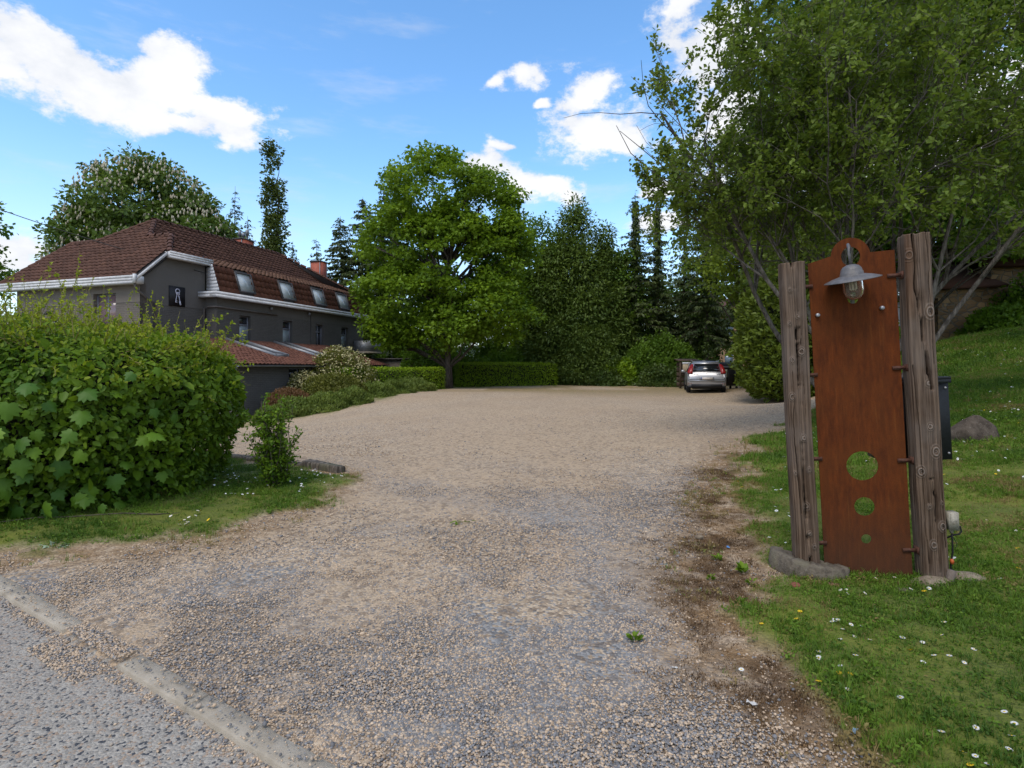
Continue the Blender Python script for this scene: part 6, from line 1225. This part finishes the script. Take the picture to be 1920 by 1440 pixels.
def gravel(n, y0, y1, s0, s1, name, lab, densf=1.0):
    y = y0 + (y1 - y0) * r.random(n); x = (r.random(n) * 2 - 1) * (.95 * y + .6); k = fruswide(x, y, .4); x, y = x[k], y[k]; kd_ = kerbd(x, y)
    g_, di, bl, dr, dk, du = masks(x, y); p = (1 - g_) * (1 - .55 * di) * (1 - .8 * dk) * (.30 + .70 * np.maximum(bl, .35 * sst(fb(x * 3, y * 3, 61), .4, .6))) * (1 - .72 * sst(du, .3, .9) * (y > 2.0)); p = np.where(kd_ < 0, .008 + .5 * np.exp(-((kd_ + .02) / .03) ** 2), p); p = np.where((kd_ > 0) & (kd_ < .1), .07, p)
    kx = (x - KA[0]) * KD[0] + (y - KA[1]) * KD[1]; gap = (kx > .86) & (kx < 1.4); p = np.where(gap & (kd_ > -.15) & (kd_ < .12), 1, p); m = r.random(len(x)) < p * densf; x, y, bl, kd_, di = x[m], y[m], bl[m], kd_[m], di[m]; n = len(x)
    s = r.uniform(s0, s1, n) * np.exp(r.normal(size=n) * .22); z = gz(x, y) + s * .25 + np.where((kd_ > 0) & (kd_ < .1), .02, 0) - np.where(kd_ < 0, .016, 0); t = np.where(r.random(n) < .22 + .34 * bl, r.uniform(0, .45, n), r.uniform(.5, .97, n))
    P = np.stack([x, y, z], 1); rot = np.stack([r.normal(size=n) * .25, r.normal(size=n) * .25, r.random(n) * 2 * PI], 1); sc = np.stack([s * r.uniform(.75, 1.2, n), s * r.uniform(.7, 1.0, n), s * r.uniform(.8, 1.1, n)], 1)
    return scatter(name, peb, P, rot, sc, t, pm_, kind='stuff', label=lab)
gravel(290000, 1.55, 3.6, .0032, .0064, 'pebbles', 'loose rounded blue grey and tan pebbles in the foreground')
gravel(200000, 3.6, 7.2, .0042, .0082, 'pebbles', 'loose pebbles thinning out over the middle of the yard')
gravel(110000, 7.2, 16, .0065, .012, 'pebbles', 'coarse tan gravel farther up the yard', .8)
# grass tufts
def tuft(seed, nb, h, spread, w):
    q = np.random.default_rng(seed); V = []; Fc = []
    for k in range(nb):
        a = q.random() * 2 * PI; b0 = np.array([math.cos(a), math.sin(a), 0]) * q.random() * spread; d = q.random() * 2 * PI; side = np.array([math.cos(d), math.sin(d), 0]) * w; ln = np.array([math.cos(d + 1.5), math.sin(d + 1.5), 0]) * h * q.uniform(.15, .8); hh = h * q.uniform(.55, 1.15)
        i0 = len(V); V += [b0 - side, b0 + side, b0 + side * .7 + ln * .35 + (0, 0, hh * .6), b0 - side * .7 + ln * .35 + (0, 0, hh * .6), b0 + ln + (0, 0, hh)]; Fc += [(i0, i0 + 1, i0 + 2), (i0, i0 + 2, i0 + 3), (i0 + 3, i0 + 2, i0 + 4)]
    return np.array(V), np.array(Fc)
def clover(seed):
    q = np.random.default_rng(seed); b = MB(); n = 9; P = np.stack([q.normal(size=n) * .02, q.normal(size=n) * .02, q.uniform(.008, .03, n)], 1); leaves(b, P, q.normal(size=(n, 3)), np.array([0, 0, 1.]) + q.normal(size=(n, 3)) * .3, .018, 0, TPL_LEAF); return np.concatenate(b.V), b.F[0]
def grassmat(name, a, b_, c_):
    g = G(name); t = g.attr('itint', 'INSTANCER').outputs['Fac']; col = g.mix(g.ss(t, 0, .75), a, b_); col = g.mix(g.ss(t, .8, .95), col, c_); d = g.n('ShaderNodeBsdfPrincipled', {'Base Color': col, 'Roughness': .55, 'Specular IOR Level': .25}); tr = g.n('ShaderNodeBsdfTranslucent', {'Color': col}); mx = g.n('ShaderNodeMixShader', {0: .35, 1: d.outputs[0], 2: tr.outputs[0]}); g.t.links.new(mx.outputs[0], g.o.inputs[0]); return g.m
gmat = grassmat('grass_blades', (.05, .11, .012), (.14, .24, .022), (.27, .20, .075))
tfs = [tuft(i_, 9, .042, .028, .0016) for i_ in range(4)] + [tuft(9, 6, .06, .02, .0018), clover(1), clover(2)]
def grass(n, xr, yr, sc0, name, lab, seed, cond=None, tin=0, base=None):
    q = np.random.default_rng(seed); x = q.uniform(*xr, n); y = yr[0] + (yr[1] - yr[0]) * q.random(n) ** .8; k = fruswide(x, y, .8)
    if cond is not None: k &= cond(x, y)
    x, y = x[k], y[k]; g_, di, bl, dr, dk, du = masks(x, y); bare = sst(fb(x * 1.9 + 40, y * 1.9, 70), .54, .68) * (.8 - .4 * sst(y, 5, 8)); p = np.maximum(g_, .5 * sst(g_, .02, .5)) * (1 - bare) + (.035 * sst(di, .2, .7) + .0) * sst(fb(x * 3, y * 3, 90), .5, .6) * 3; p = p * (kerbd(x, y) > .1); m = q.random(len(x)) < p; x, y, g_ = x[m], y[m], g_[m]; n = len(x)
    z = gz(x, y) + .018 * g_ - .004; s = sc0 * q.uniform(.6, 1.35, n) * (.65 + .6 * fb(x * 1.8, y * 1.8, 71)); t = np.clip(fb(x * 1.1, y * 1.1, 72) * 1.0 - .02 + q.normal(size=n) * .2 + (1 - g_) * .55 + .3 * sst(fb(x * 2.7, y * 2.7, 88), .55, .7) + tin, 0, 1)
    P = np.stack([x, y, z], 1); rot = np.stack([q.normal(size=n) * .12, q.normal(size=n) * .12, q.random(n) * 2 * PI], 1); return scatter(name, tfs, P, rot, np.repeat(s[:, None], 3, 1), t, gmat, kind='stuff', label=lab)
grass(120000, (.9, 7), (1.3, 6.5), .85, 'grass', 'short mixed grass and clover round the rusty sign', 1)
grass(90000, (2, 15), (6.5, 14), 1.5, 'grass', 'mown lawn grass behind the sign', 2)
grass(70000, (4, 28), (14, 27), 2.8, 'grass', 'lawn grass rising to the stone cottage', 3, cond=lambda x, y: x > .35 * y)
grass(90000, (-9, -1.2), (3.3, 9.6), .9, 'grass', 'patchy grass strip under the big hedge and young shrub', 4)
# brown dry moss on the gravel edge
mt_ = [tuft(50 + i_, 12, .008, .026, .0013) for i_ in range(3)]
x = r.uniform(.3, 2.6, 26000); y = r.uniform(1.6, 7, 26000); g_, di, bl, dr, dk, du = masks(x, y); m = r.random(len(x)) < np.clip(dk * .9 + di * .25, 0, 1) * (kerbd(x, y) > .1); x, y = x[m], y[m]; n = len(x)
mossm = grassmat('dry_moss', (.060, .035, .018), (.20, .115, .05), (.27, .17, .07))
scatter('dry_moss', mt_, np.stack([x, y, gz(x, y) + .002], 1), np.stack([x * 0, x * 0, r.random(n) * 6.3], 1), np.repeat(r.uniform(.7, 1.6, n)[:, None], 3, 1), np.clip(r.normal(.4, .3, n), 0, 1), mossm, kind='stuff', label='dark brown dry moss and litter along the gravel edge')
# daisies: the largest ones are things of their own
def daisy_parts():
    pt = MB(); n = 16
    for k in range(n):
        a = k * 2 * PI / n; c, s = math.cos(a), math.sin(a); pt.add([(c * .18, s * .18, .0), (c * .62 - s * .15, s * .62 + c * .15, .06), (c, s, .02), (c * .62 + s * .15, s * .62 - c * .15, .06)], [(0, 3, 2, 1)])
    ct = MB(); ct.lathe([(.30, -.02), (.30, .05), (.18, .13), (.0, .15)], (0, 0, 0), 10); stm = MB(); stm.tube([(0, 0, -3.4), (.25, .1, -1.8), (0, 0, -.02)], [.05, .05, .06], 4, cap=False)
    return pt, ct, stm
wp = plain('petal_white', (.80, .80, .78), .6, var=.03); yp = plain('petal_yellow', (.75, .50, .02), .6, var=.08); stg = plain('stalk_green', (.08, .14, .03), .7)
pt, ct, stm = daisy_parts(); pm1, cm1, sm1 = pt.mesh('petals', wp), ct.mesh('flower_centre', yp, True), stm.mesh('stalk', stg)
yl_ = MB(); 
for k in range(9):
    a = k * 2 * PI / 9; c, s = math.cos(a), math.sin(a); yl_.add([(0, 0, 0), (c * .75 - s * .34, s * .75 + c * .34, .22), (c, s, .30), (c * .75 + s * .34, s * .75 - c * .34, .22)], [(0, 3, 2, 1)])
ym1 = yl_.mesh('petals', yp)
def flower(kind, x, y, s, label, group, hz=.0, tilt=.35):
    o = empty(kind, (x, y, gz1(x, y) + .035 + hz), r.random() * 6.3, label=label, cat='flower', group=group); o.empty_display_size = .01; o.scale = (s, s, s); o.rotation_euler = (r.normal() * tilt * .6 + .15, r.normal() * tilt * .6, r.random() * 6.3)
    inst('petals', pm1 if kind == 'daisy' else ym1, o); inst('flower_centre', cm1, o); inst('stalk', sm1, o); return o
def fromphoto(u, v, h=.035): D = (H - h) * F / (v - HY); return (u - 960) / F * D, D
near_d = [(1578, 1080), (1643, 1084), (1677, 1082), (1576, 1106), (1587, 1105), (1590, 1113), (1622, 1112), (1785, 1078), (1745, 1090), (1742, 1103), (1708, 1104), (1852, 1098), (1874, 1085), (1565, 1162), (1572, 1162), (1596, 1171), (1615, 1173), (1580, 1179), (1575, 1198), (1602, 1193), (1631, 1199), (1692, 1195), (1730, 1204), (1770, 1166), (1765, 1190), (1826, 1217), (1861, 1214), (1857, 1225),
          (1535, 1221), (1535, 1233), (1604, 1228), (1575, 1248), (1751, 1228), (1780, 1229), (1808, 1242), (1731, 1241), (1590, 1292), (1688, 1307), (1883, 1334), (1830, 1364), (1765, 1371), (1902, 1356), (1897, 1379), (1892, 1404), (1805, 1409), (1829, 1417), (1853, 1432), (1390, 1255), (1880, 1030), (1850, 985), (1905, 1004), (1830, 960), (1560, 1165)]
ORD = ['leftmost', 'second from the left', 'third from the left', 'fourth from the left', 'fifth from the left', 'sixth from the left', 'seventh from the left', 'eighth from the left', 'ninth from the left', 'tenth from the left', 'eleventh from the left', 'twelfth from the left', 'thirteenth from the left', 'fourteenth from the left', 'fifteenth from the left', 'sixteenth from the left', 'seventeenth from the left', 'eighteenth from the left']
def flowerband(kind, pts, bands, group, word, s0, s1):
    for lo, hi, where in bands:
        row = sorted([p for p in pts if lo <= p[1] < hi])
        for k, (u, v) in enumerate(row):
            x, y = fromphoto(u, v); flower(kind, x, y, r.uniform(s0, s1), ('%s, %s %s' % (word, ORD[k], where)) if len(row) > 1 else '%s, the only one %s' % (word, where), group)
flowerband('daisy', near_d, [(0, 1060, 'in the lawn right of the junction box'), (1060, 1120, 'along the foot of the rusty panel'), (1120, 1210, 'in the band just before the sign'), (1210, 1300, 'in the middle of the front grass'), (1300, 1500, 'in the bottom right corner')], 'daisies nearest the camera', 'white daisy', .0105, .0135)
flowerband('yellow_flower', [(1500, 1147), (1493, 1161), (1428, 1170), (1707, 1219), (1573, 1262), (1594, 1264), (1535, 1278), (1733, 1109), (1820, 1435), (1545, 1003), (1857, 1022), (1908, 1032), (1910, 1067), (1480, 1037), (1471, 1034)], [(0, 1070, 'behind and beside the posts'), (1070, 1200, 'just before the sign'), (1200, 1300, 'in the middle of the front grass'), (1300, 1500, 'in the bottom right corner')], 'yellow flowers nearest the camera', 'yellow hawkbit', .011, .015)
flowerband('daisy', [(320, 968), (345, 975), (348, 982), (352, 979), (371, 958), (374, 962), (376, 957), (354, 970), (337, 983), (367, 967)], [(0, 2000, 'on the left strip right of the big hedge')], 'daisies on the left strip', 'white daisy', .013, .015)
flowerband('yellow_flower', [(338, 977), (391, 975)], [(0, 2000, 'on the left strip right of the big hedge')], 'yellow flowers on the left strip', 'yellow hawkbit', .015, .017)
dv, df = np.concatenate([pt.V[0 + k] for k in range(16)]), np.concatenate([pt.F[k] for k in range(16)])
def farflowers(n, cond, yr, xr, s0, name, lab, mat, seed):
    q = np.random.default_rng(seed); x = q.uniform(*xr, n); y = q.uniform(*yr, n); k = cond(x, y) & fruswide(x, y, .8); x, y = x[k], y[k]; g_ = masks(x, y)[0]; m = q.random(len(x)) < (g_ > .6) * (.12 + .88 * sst(fb(x * .8, y * .8, seed), .5, .68)); x, y = x[m], y[m]; n = len(x); s = s0 * q.uniform(.7, 1.3, n)
    scatter(name, [(dv, df)], np.stack([x, y, gz(x, y) + .045 + .02 * q.random(n) + y * .001], 1), np.stack([q.normal(size=n) * .3 + .25, q.normal(size=n) * .3, q.random(n) * 6.3], 1), np.repeat(s[:, None], 3, 1), q.random(n), mat, kind='stuff', label=lab)
farflowers(2600, lambda x, y: x > .5 * y - .2, (3.6, 10), (1.8, 12), .013, 'daisies', 'white daisies sprinkled over the lawn behind the sign', wp, 5)
farflowers(4200, lambda x, y: x > .45 * y, (10, 25), (5, 26), .024, 'daisies', 'white daisies on the upper lawn', wp, 6)
farflowers(500, lambda x, y: x > .4 * y - .2, (3.6, 16), (1.8, 18), .015, 'yellow_flowers', 'tiny yellow flowers sprinkled over the lawn', yp, 7)
farflowers(900, lambda x, y: x < -1.5, (5.2, 9), (-5, -1.5), .011, 'daisies', 'tiny daisies on the grass behind the young shrub', wp, 8)
# small weeds, litter, twigs
def weed(u, v, s, lab, seed, col='fieldm'):
    x, y = fromphoto(u, v, 0); s *= .55; q = np.random.default_rng(seed); b = MB(); n = 22; a = q.random(n) * 6.3; P = np.stack([np.cos(a) * .01, np.sin(a) * .01, q.uniform(0, .03, n)], 1); leaves(b, P, np.stack([np.cos(a), np.sin(a), q.uniform(.2, 1.3, n)], 1), np.array([0, 0, 1.]) + q.normal(size=(n, 3)) * .3, s * q.uniform(.5, 1.1, n), q.random(n), TPL_LEAF)
    o = b.build('weed', MAT[col], None, label=lab, cat='plant', group='weeds on the gravel edge'); o.location = (x, y, gz1(x, y)); return o
for k, (u, v, s, lab) in enumerate(((1394, 1075, .10, 'tall green weed on the gravel just left of the concrete ring'), (1345, 1050, .07, 'green weed on dark moss left of the concrete ring'), (1408, 1098, .06, 'low green weed tuft below the tall one'), (1388, 1135, .07, 'pale green weed tuft on the dirt before the sign'), (1190, 1205, .07, 'isolated grass tuft at the edge of the chippings'), (1720, 1085, .07, 'green weed growing against the foot of the rusty panel'), (1332, 1088, .05, 'small green weed on the dark moss patch'))): weed(u, v, s, lab, 200 + k)
sp = MB(); q = np.random.default_rng(4); x0, y0 = fromphoto(100, 1022, .01)
for k in range(7): a = np.array([x0 + q.normal() * .07, y0 + q.normal() * .05, .015]); leaves(sp, a[None] + q.normal(size=(9, 3)) * (.02, .015, .006), q.normal(size=(9, 3)) * (1, 1, .1), np.array([0, 0, 1.]) + q.normal(size=(9, 3)) * .3, .05, q.random(9), TPL_LOBE)
sp.build('fallen_sprig', leafmat('pale_leaf_underside', (.25, .33, .22), (.42, .50, .36), .15), None, label='fallen sprig of pale green leaves lying at the road side grass', cat='leaves')
sp = MB(); x0, y0 = fromphoto(868, 979, .01); leaves(sp, np.array([x0, y0, .012])[None] + q.normal(size=(9, 3)) * (.05, .02, .004), q.normal(size=(9, 3)) * (1, 1, .1), np.array([0, 0, 1.]) + q.normal(size=(9, 3)) * .25, .045, q.random(9), TPL_LEAF); sp.tube([(x0 - .06, y0, .01), (x0 + .06, y0 + .01, .012)], .002, 4); sp.build('fallen_twig', MAT['fieldm'], None, label='small green leafy twig lying in the middle of the gravel', cat='twig')
for nm, lab, ct_, u, v, sz, col in (('litter_scrap', 'crumpled pale blue wrapper on the dirt at the bottom right', 'litter', 1603, 1375, .016, (.25, .42, .55)), ('litter_scrap', 'tiny blue plastic scrap left of the concrete ring', 'litter', 1365, 1028, .018, (.10, .28, .60)), ('litter_scrap', 'white curled paper scrap on the brown moss', 'litter', 1410, 1323, .02, (.62, .60, .56)), ('litter_scrap', 'small white scrap on the gravel edge at right', 'litter', 1266, 1255, .012, (.65, .64, .6))):
    x, y = fromphoto(u, v, 0); b = MB(); b.add([(-1, -.4, .1), (-.3, -.5, .35), (.4, -.3, .2), (1, -.5, .45), (-.9, .4, .3), (-.2, .5, .1), (.5, .5, .5), (1, .4, .2)], [(0, 1, 5, 4), (1, 2, 6, 5), (2, 3, 7, 6)]); o = b.build(nm, plain('scrap_' + str(u), col, .5), None, label=lab, cat=ct_, group='scraps of litter'); o.location = (x, y, gz1(x, y) + .006); o.scale = (sz, sz, sz); o.rotation_euler = (0, 0, u)
b = MB(); b.tube(curve((-5.2, 4.35, .02), (-2.9, 4.9, .03), .01, 12, q, .01), .005, 4); b.build('fallen_branch', MAT['bark'], None, label='thin bare branch lying along the foot of the big hedge', cat='branch')
